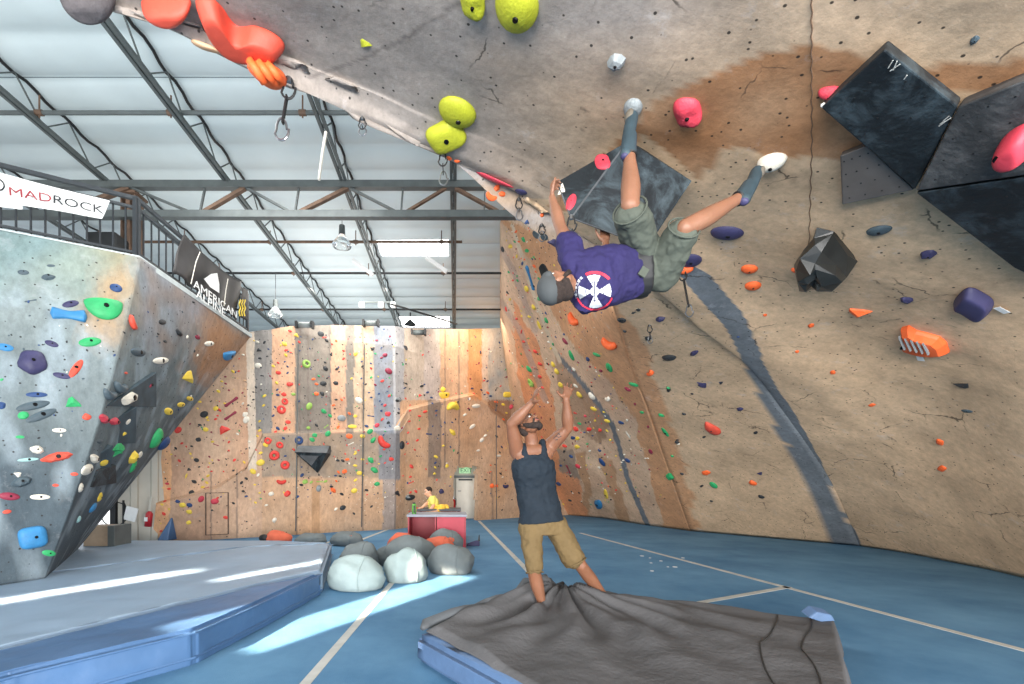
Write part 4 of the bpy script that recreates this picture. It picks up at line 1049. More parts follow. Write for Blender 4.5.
def swing_tag(o, px, py, ang, wk='A', sz=(0.06, 0.09)):
    l, n = wallpt(px, py, wk); t, b_, _ = frame_at(l, n, ang); l = l+n*0.02
    R = Matrix((t, b_, n)).transposed()
    k = MB().box(l, (sz[0], sz[1], 0.003), R).build('paper_tag', M['white'], o)
    MB().box(l+b_*0.012+n*0.003, (sz[0]*.5, sz[1]*.16, 0.002), R).box(l-b_*0.006+n*0.003, (sz[0]*.6, sz[1]*.08, 0.002), R).build('print', M['black'], k)
o, nn, rc = sculpt('big orange ridged hold with chalked top and white tag on the bare right wall', [(902, 327), (909, 325), (917, 330), (926, 332), (940, 336), (947, 342), (950, 351), (940, 352), (925, 351), (912, 348), (903, 345)], 0.09, 'o', ridge=(925, 342), smooth=False, inset=.75)
add_bolt(o, 907, 340, 0.1, nn); swing_tag(o, 921.5, 357, -5)
s = MB()
for k in range(5):
    a = wallpt(904+k*6, 329+k*1.5)[0]+nn*0.085; b_ = wallpt(912+k*6, 338+k*1.2)[0]+nn*0.125; s.bar(a, b_, 0.012, 0.03)
s.build('chalked_ridge', M['hold']['s'], o)
o, nn, rc = sculpt('big purple sculpted hold with a white tag at the right edge, below the black volumes', [(952, 301), (960, 292), (967, 285), (976, 286), (986, 292), (996, 298), (995, 306), (987, 315), (979, 316), (970, 309), (960, 303)], 0.10, 'v', ridge=(978, 301), inset=.8)
swing_tag(o, 1003, 308, -28, sz=(0.11, 0.045))
o, nn, rc = sculpt('big pink hold with a dark hole on the grey box volume', [(998, 148), (1003, 136), (1014, 126), (1030, 118), (1040, 120), (1042, 140), (1033, 152), (1018, 158), (1004, 157)], 0.13, 'p', pl=(T2_[0], T2_[1], T2_[3]), ridge=(1022, 140))
add_bolt(o, 1013, 138, 0.12, nn, pl=(T2_[0], T2_[1], T2_[3]), r=0.02)
# faceted black boulder volume
o, nn, rc = sculpt('faceted black rock-like volume on the bare wall right of the climber\'s foot', [(816, 229), (833, 233), (848, 247), (858, 258), (842, 266), (824, 272), (808, 268), (801, 257), (806, 243)], 0.30, 'k', ridge=(829, 245), name='climbing_volume', smooth=False, inset=0.45, m=mat('volume_gloss', (34, 36, 36), 0.3, 0, 0.3, 5))
me = o.data; rq = random.Random(4)
for v in me.vertices:
    v.co += Vector([rq.uniform(-1, 1)*0.035 for _ in range(3)])
bmx = bmesh.new(); bmx.from_mesh(me); bmesh.ops.triangulate(bmx, faces=bmx.faces); bmx.to_mesh(me); bmx.free()
# big red and orange pieces top left
o, nn, rc = sculpt('long rust red worm-shaped hold curling off the top edge at the upper left', [(192, -8), (212, -8), (222, 6), (230, 24), (243, 28), (252, 22), (268, 27), (283, 36), (287, 45), (280, 53), (262, 53), (240, 51), (222, 43), (207, 25), (198, 8)], 0.13, 'R', ridge=(236, 32), inset=0.8, pl=tplane(236, 32))
o, nn, rc = sculpt('rust red rounded hold cut by the top edge, left of the worm-shaped one', [(138, -8), (192, -8), (193, 3), (183, 12), (170, 15), (155, 11), (142, 4)], 0.14, 'R', ridge=(168, 2), pl=tplane(168, 4))
o, nn, rc = sculpt('bright orange finned hold at the lip, beside a hanging quickdraw', [(244, 66), (252, 60), (262, 60), (276, 67), (287, 75), (288, 88), (276, 92), (266, 88), (254, 78)], 0.12, 'o', ridge=(268, 76), pl=tplane(280, 70))
s = MB()
for k in range(3):
    TP = tplane(280, 70); a = on_plane(250+k*9, 64+k*2, *TP)[0]+nn*0.115; b_ = on_plane(265+k*8, 86-k*1, *TP)[0]+nn*0.11; s.tube([a, a.lerp(b_, .5)+nn*.03, b_], 0.028, 8)
s.build('fin', M['hold']['o'], o, smooth=True)
o, nn, rc = sculpt('cream sliver hold on the lip below the rust red worm-shaped one', [(189, 40), (196, 41), (206, 45), (216, 49), (224, 55), (216, 54), (204, 51), (194, 46)], 0.05, 't', pl=tplane(212, 46))
o, nn, rc = sculpt('dark grey rock-like volume at the very top left of the overhang', [(52, -22), (98, -22), (118, -8), (116, 4), (103, 9), (90, 10), (76, 6), (62, -4)], 0.16, 'k', pl=tplane(112, -2), name='climbing_volume', m=mat('volume_rock', (78, 74, 76), 0.8, 0, .4, 6, .6, 20))
# long red hold and orange cluster on the strip under the prow
def hB(px, py, w_, h_, c, s, ang, label, dep=0.06):
    r = ray(px, py, 'F'); 
    best = None
    d = Vector(((px-CX)/F, 1, (CY-py)/F)).normalized()
    for bv in (bvhB, bvhA):
        q = bv.ray_cast(CAMP, d)
        if q[0] is not None and (best is None or q[3] < best[3]): best = q
    if best is None: return hB(px+2, py, w_, h_, c, s, ang, label, dep)
    n = best[1]; n = -n if n.dot(d) > 0 else n
    o = bpy.data.objects.new('climbing_hold', hold_mesh(s, c, 1)); COL.objects.link(o)
    o.matrix_world = hold_matrix(dict(loc=best[0], n=n, w=w_, h=h_, c=c, s=s, ang=ang, dep=dep/1.6))
    tag(o, label, 'climbing hold')
hB(489, 177, 54, 9, 'p', 'L', -27, 'long red sausage hold along the edge of the overhang near the column-like joist', .09)
hB(521, 192, 13, 6, 'v', 'L', -15, 'small purple hold at the right end of the long red one')
hB(497, 188, 6, 6, 'o', 'B', 0, 'tiny orange hold directly under the long red one')
hB(492, 195, 13, 10, 'o', 'J', -30, 'orange crescent hold under the long red one')
hB(502, 194, 7, 5, 'o', 'B', -20, 'tiny orange hold right of the orange crescent')
hB(447, 158, 5, 5, 'o', 'B', 0, 'tiny orange hold at the tip of the overhang')
hB(457, 161, 6, 3, 'o', 'L', 0, 'tiny orange sliver beside the overhang tip')
hB(542, 215, 4, 4, 'o', 'B', 0, 'tiny orange hold left of the climber\'s raised arm')
hB(527, 222, 6, 5, 'b', 'T', 0, 'tiny blue triangular hold on the grey strip')
# dark wedge volumes on the left boulder
def flat_wedge(label, poly, hs, wk, m):
    P_ = []; base = []
    for (x, y), h_ in zip(poly, hs):
        l, n = wallpt(x, y, wk); P_.append(l+n*h_); base.append(l-n*0.02)
    r = empty('climbing_volume', sum(base, Vector())/len(base), label, 'climbing volume')
    MB().hull(P_+base).build('shell', m, r, bevel=0.004); return r
mvl = mat('volume_slate', (58, 72, 80), 0.6, 0, .3, 5)
flat_wedge('upper dark triangular wedge volume on the left boulder', [(106, 406), (153, 372), (153, 406)], [.01, .05, .05], 'L', mvl)
flat_wedge('middle long dark wedge volume on the left boulder', [(70, 446), (132, 406), (132, 442)], [.01, .06, .05], 'L', mvl)
flat_wedge('lowest and longest dark wedge volume on the left boulder', [(38, 492), (108, 444), (106, 478)], [.01, .06, .05], 'L', mvl)
flat_wedge('small black square-ended wedge volume at the left boulder\'s right side', [(112, 464), (113, 482), (90, 487), (96, 470)], [.05, .05, .02, .03], 'L', M['volblack'])
# dark wedge volume on the back wall
def wedgeK():
    q = [(300, 446), (331, 446), (331, 454), (318, 473), (300, 453)]
    b_ = [wallpt(x, y, 'K')[0] for x, y in q]; n = Vector((0, -1, 0))
    r = empty('climbing_volume', sum(b_, Vector())/5, 'dark wedge volume with a pale top shelf on the left part of the back wall', 'climbing volume')
    MB().hull([b_[0], b_[1], b_[2], b_[4], b_[0]+n*.12, b_[1]+n*.12, b_[2]+n*.42, b_[4]+n*.42]).build('top_box', M['volgrey'], r, bevel=.01)
    MB().hull([b_[2]+n*.4, b_[4]+n*.4, b_[3]+n*.05, b_[2], b_[4], b_[3]]).build('lower_wedge', M['volblack'], r, bevel=.01)
    c_ = (b_[2]+b_[4]+b_[3])/3+n*.33
    MB().hull([b_[4].lerp(c_, .3)+n*.42+Vector((.03, 0, -.03)), b_[2].lerp(c_, .3)+n*.42+Vector((-.05, 0, -.03)), b_[3].lerp(c_, .55)+n*.33, b_[3].lerp(c_, .5)+n*.3]).build('worn_patch', M['volgrey'], r)
wedgeK()
# quickdraws --------------------------------------------------------------
def quickdraw(top, L_, label, sw=Vector((0.02, 0, 0)), open_=True, scale=1.0):
    top = Vector(top); r = empty('quickdraw', top, label, 'quickdraw', 'quickdraws')
    d = Vector((0, 0, -1))+sw*2; d.normalize()
    a = top; b_ = top+d*L_
    def biner(c, m):
        pts = []
        for k in range(17):
            t = 2*math.pi*k/16
            x = math.cos(t)*0.032*scale*(1.15 if math.sin(t) < 0 else 0.8); z = math.sin(t)*0.055*scale
            pts.append(c+Vector((x, 0, z)))
        MB().tube(pts, 0.006*scale, 6, False).build('carabiner', m, r)
    MB().tube([top+Vector((0, 0, 0.03)), top], 0.012*scale, 8).build('hanger', M['chrome'], r)
    biner(a-d*-0.03*scale, M['steel_dark'])
    MB().bar(a+d*0.07*scale, b_-d*0.03*scale, 0.022*scale, 0.008*scale).build('sling', M['black'], r)
    biner(b_, M['chrome'])
def wp(px, py, wk='A', off=0.02):
    l, n = wallpt(px, py, wk); return l+n*off
quickdraw(wp(289, 84), 0.36, 'black quickdraw with bare carabiner hanging beside the orange finned hold', Vector((-.08, 0, 0)), scale=1.5)
quickdraw(wp(443, 153, 'A'), 0.2, 'short quickdraw hanging from the tip of the overhang', scale=1.1)
quickdraw(wp(518, 200, 'A'), 0.14, 'small quickdraw on the grey strip right of the orange crescent hold')
quickdraw(wp(541, 226, 'A'), 0.10, 'short dark quickdraw left of the climber\'s raised arm')
quickdraw(vp[3]+Vector((0.0, 0, -0.01)), 0.33, 'long quickdraw hanging between the climber\'s arm and the wedge volume', Vector((.05, 0, 0)))
quickdraw(wp(683, 266, 'A', .06), 0.42, 'long quickdraw hanging from the orange hold right of the climber\'s shorts', Vector((.09, 0, 0)), scale=1.2)
quickdraw(wp(650, 325, 'A'), 0.18, 'quickdraw above the black rounded hold under the climber', Vector((.02, 0, 0)))
quickdraw(wp(362, 118, 'A'), 0.08, 'lone small carabiner dangling from the overhang lip', scale=.9)

# ------------------------------------------------------------------ railing on the left boulder's deck
RH = 0.84
def railing(pts, label, n_bal, rel=None):
    r = empty('railing', pts[0], label, 'railing')
    for dz, w_ in ((RH, 0.05), (RH-0.13, 0.035), (0.08, 0.03)):
        m_ = MB()
        for a, b_ in zip(pts, pts[1:]): m_.bar(a+Vector((0, 0, dz)), b_+Vector((0, 0, dz)), w_)
        m_.build('rail', M['rail'], r)
    tot_ = sum((b_-a).length for a, b_ in zip(pts, pts[1:])); 
    for i in range(n_bal):
        s_ = tot_*i/(n_bal-1); acc = 0
        for a, b_ in zip(pts, pts[1:]):
            L_ = (b_-a).length
            if s_ <= acc+L_+1e-6: p = a.lerp(b_, (s_-acc)/L_); break
            acc += L_
        thick = 0.05 if i in (0, n_bal-1) else 0.018
        MB().box(p+Vector((0, 0, (RH if thick > .02 else RH-.13)/2)), (thick, thick, RH if thick > .02 else RH-.13)).build('baluster' if thick < .03 else 'post', M['rail'], r)
    return r
back = Vector((-0.06, 0.10, 0.02)); e1 = (Tm-T1).normalized()
railing([T1+back+e1*0.03, T1+back+e1*1.8, T1+back+e1*3.6], 'dark metal railing on top of the left boulder, front run with the white banner', 26)
railing([T1+Vector((-0.1, 0.05, .02)), T2+Vector((-0.08, -0.05, .02))], 'dark metal railing on top of the left boulder, side run with the black banner', 21)
# banners
def banner_mesh(name, TL, TR, BR, BL, m, parent, sag=0.06, nx=36, ny=12, fold=0.03, freq=5):
    bm_ = bmesh.new(); g = []
    n = (TR-TL).cross(BL-TL).normalized()
    for j in range(ny+1):
        row = []
        for i in range(nx+1):
            u, v = i/nx, j/ny
            p = TL.lerp(TR, u).lerp(BL.lerp(BR, u), v)
            p = p+n*fold*(math.sin(u*freq*6.28+v*2)*.5+math.sin(u*freq*2.7+v*5)*.5)*(0.2+v)+Vector((0, 0, -sag*math.sin(math.pi*u)*(1-v)))
            row.append(bm_.verts.new(p))
        g.append(row)
    for j in range(ny):
        for i in range(nx): bm_.faces.new((g[j][i], g[j][i+1], g[j+1][i+1], g[j+1][i]))
    bmesh.ops.transform(bm_, matrix=parent.matrix_world.inverted(), verts=bm_.verts)
    me = bpy.data.meshes.new(name); bm_.to_mesh(me); bm_.free()
    o = link(name, me, m, parent, True); md = o.modifiers.new('t', 'SOLIDIFY'); md.thickness = 0.004; return o, n
def text(name, body, loc, xdir, zdir, size, m, parent, ext=0.002, shear=0, sx=1.0):
    cu = bpy.data.curves.new(name, 'FONT'); cu.body = body; cu.size = size; cu.extrude = ext; cu.align_x = 'LEFT'; cu.shear = shear; cu.resolution_u = 3
    t = bpy.data.objects.new(name, cu); COL.objects.link(t); bpy.context.view_layer.update()
    me = bpy.data.meshes.new_from_object(t.evaluated_get(bpy.context.evaluated_depsgraph_get())); bpy.data.objects.remove(t)
    x = Vector(xdir).normalized(); z = Vector(zdir); z = (z-x*z.dot(x)).normalized(); y = x.cross(z) * -1
    R = Matrix((x*sx, z, x.cross(z))).transposed().to_4x4()
    me.transform(Matrix.Translation(loc) @ R); me.transform(parent.matrix_world.inverted())
    me.materials.clear(); o = link(name, me, m, parent); return o
def onY(px, py, a, d):   # point of the vertical plane through a along d
    n = Vector((d.y, -d.x, 0)); dd = Vector(((px-CX)/F, 1, (CY-py)/F)); t = (a-CAMP).dot(n)/dd.dot(n); return CAMP+dd*t
pa = T1+back+Vector((0.05, -0.06, 0))
q = [onY(x, y, pa, e1) for x, y in ((-60, 155), (110, 201), (102, 219), (-60, 190))]
bn = empty('banner', q[3], 'white banner with red and black lettering tied to the left railing', 'banner')
o, n_ = banner_mesh('cloth', q[0], q[1], q[2], q[3], M['white'], bn, 0.02, fold=0.02, freq=2)
q2 = [onY(x, y, pa+Vector((0, .03, 0)), e1) for x, y in ((-60, 180), (24, 200), (22, 209), (-60, 200))]
banner_mesh('cloth', q2[0], q2[1], q2[2], q2[3], M['white'], bn, 0.0, fold=0.015, freq=1)
fr = Vector((0.03, -0.07, 0))
M['ink_red'] = mat('ink_red', (140, 48, 56), 0.6); M['ink'] = mat('ink_black', (36, 38, 42), 0.6)
a0 = onY(8, 195, pa+fr, e1); a1 = onY(52, 202.5, pa+fr, e1); a2 = onY(104, 214, pa+fr, e1)
text('lettering', 'MAD', a0, a1-a0, (0, 0, 1), 0.15, M['ink_red'], bn, sx=1.3)
text('lettering', 'ROCK', a1, a2-a1, (0, 0, 1), 0.15, M['ink'], bn, sx=1.28)
c = onY(-4, 184, pa+fr, e1); MB().ring(c, 0.075, 0.009, Vector((e1.y, -e1.x, 0))).build('logo', M['ink'], bn)
# black banner on the side run
ps = T1+Vector((-0.05, 0, 0)); dsd = (T2-T1).normalized()
q = [onY(x, y, ps, dsd) for x, y in ((184, 233), (241, 281), (238, 320), (172, 272))]
M['mesh_black'] = mat('banner_black', (54, 52, 52), 0.6, 0, .3, 3)
bb = empty('banner', q[3], 'black banner with white figure and lettering draped on the side railing', 'banner')
banner_mesh('cloth', q[0], q[1], q[2], q[3], M['mesh_black'], bb, 0.10, fold=0.05, freq=4)
fr = Vector((0.09, 0, 0))
b0_ = onY(195, 277, ps+fr, dsd); b1_ = onY(222, 301, ps+fr, dsd)
text('lettering', 'AMERICAN', onY(193.5, 287, ps+fr, dsd), dsd, (0, 0, 1), 0.2, M['white'], bb, sx=1.5)
text('lettering', 'ALPINE', onY(196, 297, ps+fr, dsd), dsd, (0, 0, 1), 0.2, M['white'], bb, sx=1.5)
g = [onY(x, y, ps+fr, dsd) for x, y in ((204, 279), (211, 274), (217, 273), (219, 284), (219, 293), (210, 287))]
MB().hull(g+[p+Vector((.006, 0, 0)) for p in g]).build('figure_print', M['white'], bb)
MB().tube([onY(x, y, ps+fr*1.1, dsd) for x, y in ((200, 252), (196, 262), (193, 275), (191, 284))], 0.008, 6).build('cord', M['rope'], bb)
MB().tube([onY(x, y, ps+fr*1.1, dsd) for x, y in ((228, 279), (226, 290), (224, 306))], 0.008, 6).build('cord', M['rope'], bb)
# small yellow patterned flag at the end of the railing
q = [onY(x, y, ps+Vector((.02, 0, 0)), dsd) for x, y in ((243, 287), (248, 290), (247, 321), (238, 316))]
fb = empty('banner', q[3], 'narrow dark pennant with yellow zigzags at the far end of the side railing', 'banner')
banner_mesh('cloth', q[0], q[1], q[2], q[3], M['mesh_black'], fb, 0, fold=.01)
z = MB()
for k in range(3):
    z.tube([onY(239+k*2.4+dx, y, ps+Vector((.06, 0, 0)), dsd) for dx, y in ((1.5, 300), (0, 304), (1.5, 308), (0, 312), (1, 316))], 0.014, 6)
z.build('zigzag_print', M['hold']['y'], fb)
def rayK(px, py):
    for k in range(40):
        r_ = ray(px, py+k, 'K')
        if r_: return r_
    for k in range(40):
        r_ = ray(px, py-k, 'K')
        if r_: return r_
# ------------------------------------------------------------------ beanbags
M['bag'] = mat('beanbag_grey', (104, 112, 114), 0.85, 0, .12, 5, .4, 12)
M['bag_light'] = mat('beanbag_pale', (150, 166, 166), 0.85, 0, .10, 5, .4, 12)
M['bag_orange'] = mat('beanbag_orange', (200, 98, 72), 0.85, 0, .12, 5, .4, 12)
def beanbag(px, base_py, wpx, hpx, m, label, z0=0.0, seed=0, seam=None, patch=None, tilt=0.0):
    c = FL(px, base_py, z0); rx = wpx*c.y/F/2; rz = hpx*c.y/F
    bm = bmesh.new(); bmesh.ops.create_icosphere(bm, subdivisions=4, radius=1.0)
    off = Vector((seed*5.1, seed*2.3, seed*.7))
    for v in bm.verts:
        x, y, z = v.co
        z = max(z, -.42)
        k = 1+0.10*noise.noise(v.co*1.3+off)
        a = math.atan2(z, y)
        k += 0.022*math.sin(a*11+seed)*max(0, abs(x)-.35)*1.6       # gathers towards the closed end
        k += .035*noise.noise(Vector((v.co.x*5, v.co.y*2.2, v.co.z*2.2))+off)+.10*abs(noise.noise(Vector((v.co.x*1.2, v.co.y*3, v.co.z*3))+off*2))-.05
        zz = (z+.42)/1.42
        zz = zz**.9
        v.co = Vector((x*rx*k, y*rx*0.80*k, max(0.0, zz)*rz*(1+0.12*noise.noise(v.co*1.7+off)-tilt*x*0.25)))
    me = bpy.data.meshes.new('beanbag'); bm.to_mesh(me); bm.free()
    o = link('beanbag', me, m, None, True); o.location = c+Vector((0, rx*0.5, 0)); o.rotation_euler.z = random.Random(seed).uniform(-.3, .3)
    tag(o, label, 'beanbag', 'beanbags'); bpy.context.view_layer.update()
    s = MB(); pts = []
    for k in range(25):
        t = -.38+(math.pi+.76)*k/24; zz = max(0, (math.sin(t)+.42)/1.42)**.9; qv = Vector((.35, -math.cos(t)*.93, math.sin(t)*.93)); kk = 1+.10*noise.noise(qv.normalized()*1.3+off); pts.append(o.matrix_world @ Vector((rx*.35*kk, -math.cos(t)*rx*.80*.925*kk, zz*rz*.955*(1+.12*noise.noise(qv.normalized()*1.7+off)-tilt*.35*.25))))
    s.tube(pts, 0.010, 6).build('seam', m, o, smooth=True)
    if patch:
        e = o.matrix_world @ Vector((-rx*0.8 if patch == 'l' else rx*.25, -rx*0.5, rz*0.5))
        q = MB(); bmesh.ops.create_icosphere(q.bm, subdivisions=2, radius=0.11, matrix=Matrix.Translation(e) @ Matrix.Diagonal((1, .6, .8, 1)))
        q.build('fabric_patch', M['black'] if patch == 'l' else M['bag_orange'], o, smooth=True)
    return o
beanbag(353.5, 591, 61, 33, M['bag_light'], 'pale grey beanbag lit by the sun at the front left of the pile', seed=1, tilt=.3)
beanbag(405, 583, 46, 33, M['bag_light'], 'pale grey beanbag second from the left in the front row of the pile', seed=2)
beanbag(450.5, 574.5, 49, 28, M['bag'], 'dark grey beanbag at the right end of the front row of the pile', seed=3)
beanbag(357, 571, 42, 28, M['bag'], 'wrinkled grey beanbag with an orange patch behind the front left one', seed=4, patch='r', tilt=-.3)
beanbag(383, 566, 22, 18, M['bag'], 'small part-hidden grey beanbag between the wrinkled one and the domed one', seed=5)
beanbag(409, 567, 56, 30, M['bag'], 'domed dark grey beanbag in the middle of the pile', seed=6)
beanbag(401, 557, 34, 23, M['bag_orange'], 'orange beanbag at the left of the red cubby, behind the domed grey one', seed=7)
beanbag(438, 559, 36, 21, M['bag_orange'], 'orange beanbag right behind the domed grey one', seed=8)
beanbag(446, 552, 36, 22, M['bag'], 'dark grey beanbag leaning on the front of the red cubby', seed=9, patch='r')
beanbag(275, 544.5, 28, 13, M['bag_orange'], 'orange beanbag with a black end, alone at the left of the rear row', seed=10, patch='l')
beanbag(308, 545.5, 33, 12, M['bag'], 'flat dark beanbag in the middle of the rear row', seed=11, tilt=-.4)
beanbag(345, 546, 34, 14, M['bag'], 'dark beanbag with an orange patch at the right of the rear row', seed=12, patch='r')
# ------------------------------------------------------------------ red cubby, table behind, bottle, shoe
Rr = FL(466, 548); Lf = Vector(((408-CX)/F*(Rr.y+.1), Rr.y+.1, 0)); ht = 0.64
cub = empty('cubby', (Rr+Lf)/2, 'red open cubby with grey top beside the beanbags', 'cubby')
wx = (Rr-Lf).length; cx0 = (Rr+Lf)/2; dp = 0.75
M['redlit'] = mat('red_panel_lit', (172, 52, 70), 0.5, 0, .1, 4)  # lighter copy of the red panel, light on the front put into the colour
cy = cx0.y+dp/2
MB().box((cx0.x, cy, ht+0.02), (wx+.04, dp+.04, 0.05)).build('top', mat('grey_top', (140, 146, 158), 0.5), cub, bevel=.006)
MB().box((cx0.x, cx0.y+dp-.02, ht/2), (wx, .03, ht)).build('back_panel', M['red'], cub)
MB().box((Lf.x+.015, cy, ht/2), (.03, dp, ht)).build('side_panel', M['red'], cub)
MB().box((Rr.x-.015, cy, ht/2), (.03, dp, ht)).build('side_panel', M['red'], cub)
MB().box((cx0.x-.03, cy, ht/2), (.03, dp-.05, ht)).build('divider', M['red'], cub)
MB().box((cx0.x, cy, .015), (wx, dp-.05, .03)).build('bottom_panel', M['red'], cub)
MB().box(((cx0.x+Rr.x)/2, cx0.y+.03, ht/2), ((Rr.x-cx0.x), .03, ht-.02)).build('door', M['redlit'], cub)
# low bench table behind
t0 = W(417, 515, 10.8); t1 = W(461, 512, 10.8)
tb = empty('bench_table', ((t0.x+t1.x)/2, 11.1, 0), 'low black and red bench table behind the cubby where the person in yellow sits', 'table')
tz = 0.69
MB().box(((t0.x+t1.x)/2, 11.15, tz), (t1.x-t0.x, 0.7, 0.05)).build('top', M['volgrey'], tb)
MB().box(((t0.x+t1.x)/2, 10.86, tz-.1), (t1.x-t0.x, 0.03, 0.13)).build('apron', M['red'], tb)
for x in (t0.x+.05, t1.x-.05):
    for y in (10.9, 11.4): MB().box((x, y, tz/2-.03), (.06, .06, tz-.05)).build('leg', M['black'], tb)
bp_ = Vector(((414-CX)/F*(Rr.y+.3), Rr.y+.3, ht+.045))
bt = empty('bottle', bp_, 'green bottle standing on the left end of the cubby top', 'bottle')
MB().tube([bp_, bp_+Vector((0, 0, .19)), bp_+Vector((0, 0, .21))], [.045, .045, .03], 12).build('body', mat('green_plastic', (98, 168, 74), .35), bt, smooth=True)
MB().tube([bp_+Vector((0, 0, .21)), bp_+Vector((0, 0, .24))], .03, 12).build('cap', M['black'], bt)
MB().box(bp_+Vector((0.01, -.046, .1)), (.035, .006, .15)).build('label_stripe', M['black'], bt)
sp = FL(474, 546)
sh = empty('climbing_shoe', sp, 'dark climbing shoe lying on the blue floor right of the cubby', 'shoe')
MB().hull([sp+Vector(p) for p in ((-.16, 0, 0), (.12, -.05, 0), (.12, .07, 0), (-.16, .06, 0), (-.12, .0, .07), (.1, 0, .12), (.12, .05, .12), (.02, .02, .12))]).build('upper', M['hold']['v'], sh, bevel=.02)
MB().hull([sp+Vector(p) for p in ((.08, 0, .1), (.13, 0, .1), (.12, .04, .24), (.1, .02, .22))]).build('heel_tab', M['black'], sh)
# ------------------------------------------------------------------ exit door in the back wall
DY = 16.55
def D(px, py, y=DY): return W(px, py, y)
dx0, dx1 = D(454.5, 0).x, D(479.5, 0).x; dtop = D(0, 464).z
MB().box(((dx0+dx1)/2-.06, DY+.35, dtop/2), (dx1-dx0+.5, .05, dtop+.3)).build('trim_2', M['siding']); tag(bpy.data.objects['trim_2'], kind='structure')
MB().box((dx0-.12, DY-.0, dtop/2), (.04, .7, dtop)).build('trim_3', M['white']); tag(bpy.data.objects['trim_3'], kind='structure')
dtp = D(0, 478).z
dr = MB().box(((dx0+dx1)/2+.02, DY+.25, dtp/2), (dx1-dx0-.08, .05, dtp)).build('door_2', mat('door_paint', (240, 234, 220), .5, 0, .03), bevel=.005); tag(dr, kind='structure')
MB().box(((dx0+dx1)/2+.02, DY+.22, dtp+.05), (dx1-dx0+.05, .08, .09)).build('door_frame', M['steel'], dr)
MB().box(((dx0+dx1)/2-.05, DY+.20, dtp-.06), (.5, .05, .06)).build('door_closer', M['steel_dark'], dr)
MB().tube([(dx0+.14, DY+.22, 1.0), (dx0+.14, DY+.16, 1.0), (dx0+.24, DY+.16, 1.0)], .015, 8).build('door_handle', M['chrome'], dr)
es = empty('exit_sign', D(465, 470), 'pale green exit sign above the exit door', 'sign')
MB().box(D(465, 470.0)+Vector((0, .17, 0)), (.42, .05, .24)).build('housing', mat('sign_green', (176, 214, 170), .4, emit=(150, 220, 150), estr=.35), es)
text('lettering', 'EXIT', D(465, 470)+Vector((-.17, .13, -.08)), (1, 0, 0), (0, 0, 1), 0.21, mat('sign_ink', (62, 142, 84), .5), es)
fe = empty('fire_extinguisher', D(453.2, 504, 16.3), 'red fire extinguisher beside the exit door', 'fire extinguisher')
q = D(453.2, 505, 16.3); q.y = 16.25
MB().tube([q+Vector((0, 0, -.18)), q+Vector((0, 0, .16)), q+Vector((0, 0, .22))], [.085, .085, .03], 12).build('tank', mat('extinguisher_red', (190, 34, 40), .35), fe, smooth=True)
MB().box(q+Vector((0, 0, .27)), (.05, .05, .1)).build('valve', M['chrome'], fe)
MB().tube([q+Vector((0, 0, .27)), q+Vector((.1, 0, .22)), q+Vector((.1, -.02, 0))], .014, 6).build('hose', M['black'], fe)
# things by the left doorway, standing just behind the far mat
lw = lambda px, py: W(px, py, 10.0)
q = lw(148, 520)
fe = empty('fire_extinguisher', q, 'red fire extinguisher hanging on the ribbed siding beside the left doorway', 'fire extinguisher')
MB().tube([q+Vector((0, 0, -.14)), q+Vector((.03, 0, .14)), q+Vector((.04, 0, .19))], [.07, .07, .03], 12).build('tank', mat('extinguisher_red2', (170, 36, 44), .35), fe, smooth=True)
MB().box(q+Vector((0, -.07, .02)), (.07, .01, .09)).build('paper_label', M['white'], fe)
MB().tube([q+Vector((.04, 0, .2)), q+Vector((.07, 0, .5))], .03, 8).build('bracket', M['siding'], fe)
q = FL(86, 548, 0.27)
cr = empty('storage_box', q, 'low wooden storage box by the bright doorway at the left', 'box')
MB().box(q+Vector((0, .4, .17)), (.42, .4, .34)).build('body', mat('plywood', (142, 124, 104), .7), cr, bevel=.01)
MB().box(q+Vector((.27, .4, .17)), (.12, .42, .36)).build('side', M['steel'], cr, bevel=.01)
q = lw(117, 514)
rg = empty('cable_hoop', q, 'dark wire hoop leaning against the siding by the left doorway', 'hoop')
MB().ring(q+Vector((-.05, 0, 0)), .26, .012, Vector((.2, -1, .1))).build('hoop', M['black'], rg)
MB().bar(q+Vector((.14, 0, -.45)), q+Vector((.14, 0, .3)), .03).build('stand', M['black'], rg)
MB().hull([q+Vector(p) for p in ((.14, 0, .26), (.14, 0, -.1), (.3, 0, -.08))]+[q+Vector(p) for p in ((.14, .03, .26), (.14, .03, -.1), (.3, .03, -.08))]).build('bracket', M['black'], rg)
MB().tube([q+Vector((.05, 0, -.5)), q+Vector((.0, 0, -.35)), q+Vector((.14, 0, -.4)), q+Vector((.3, 0, -.5))], .012, 6).build('cord', M['black'], rg)
q = lw(131, 514)
sg = empty('white_board', q, 'small tilted white board on the siding beside the wire hoop', 'board')
MB().box(q, (.26, .02, .30), Matrix.Rotation(.25, 3, 'Y')).build('panel', M['white'], sg)
q = lw(95, 508); q.y = 9.9
cf = empty('handle_frame', q, 'curved black handle frame in the bright left doorway', 'frame')
MB().tube([q+Vector((.3*math.cos(t)-.0, 0, .25*math.sin(t))) for t in [2.2+k*.18 for k in range(14)]], .014, 6).build('arc', M['black'], cf)
MB().hull([q+Vector(p) for p in ((-.1, 0, -.12), (.25, 0, .06), (.25, 0, .0))]+[q+Vector(p) for p in ((-.1, .04, -.12), (.25, .04, .06), (.25, .04, .0))]).build('grip', M['black'], cf)
# blue corner pad on the back wall
b_ = [rayK(x, y)[0] for x, y in ((161, 539), (178, 539), (173, 515))]
pd = MB().hull([p+Vector((0, -.02, 0)) for p in b_]+[b_[0]+Vector((.1, -.3, 0)), b_[1]+Vector((-.05, -.3, 0))]).build('corner_pad', M['mat_blue'], None, bevel=.02)
tag(pd, 'small blue triangular pad standing against the left end of the back wall', 'pad'); root_at(pd)
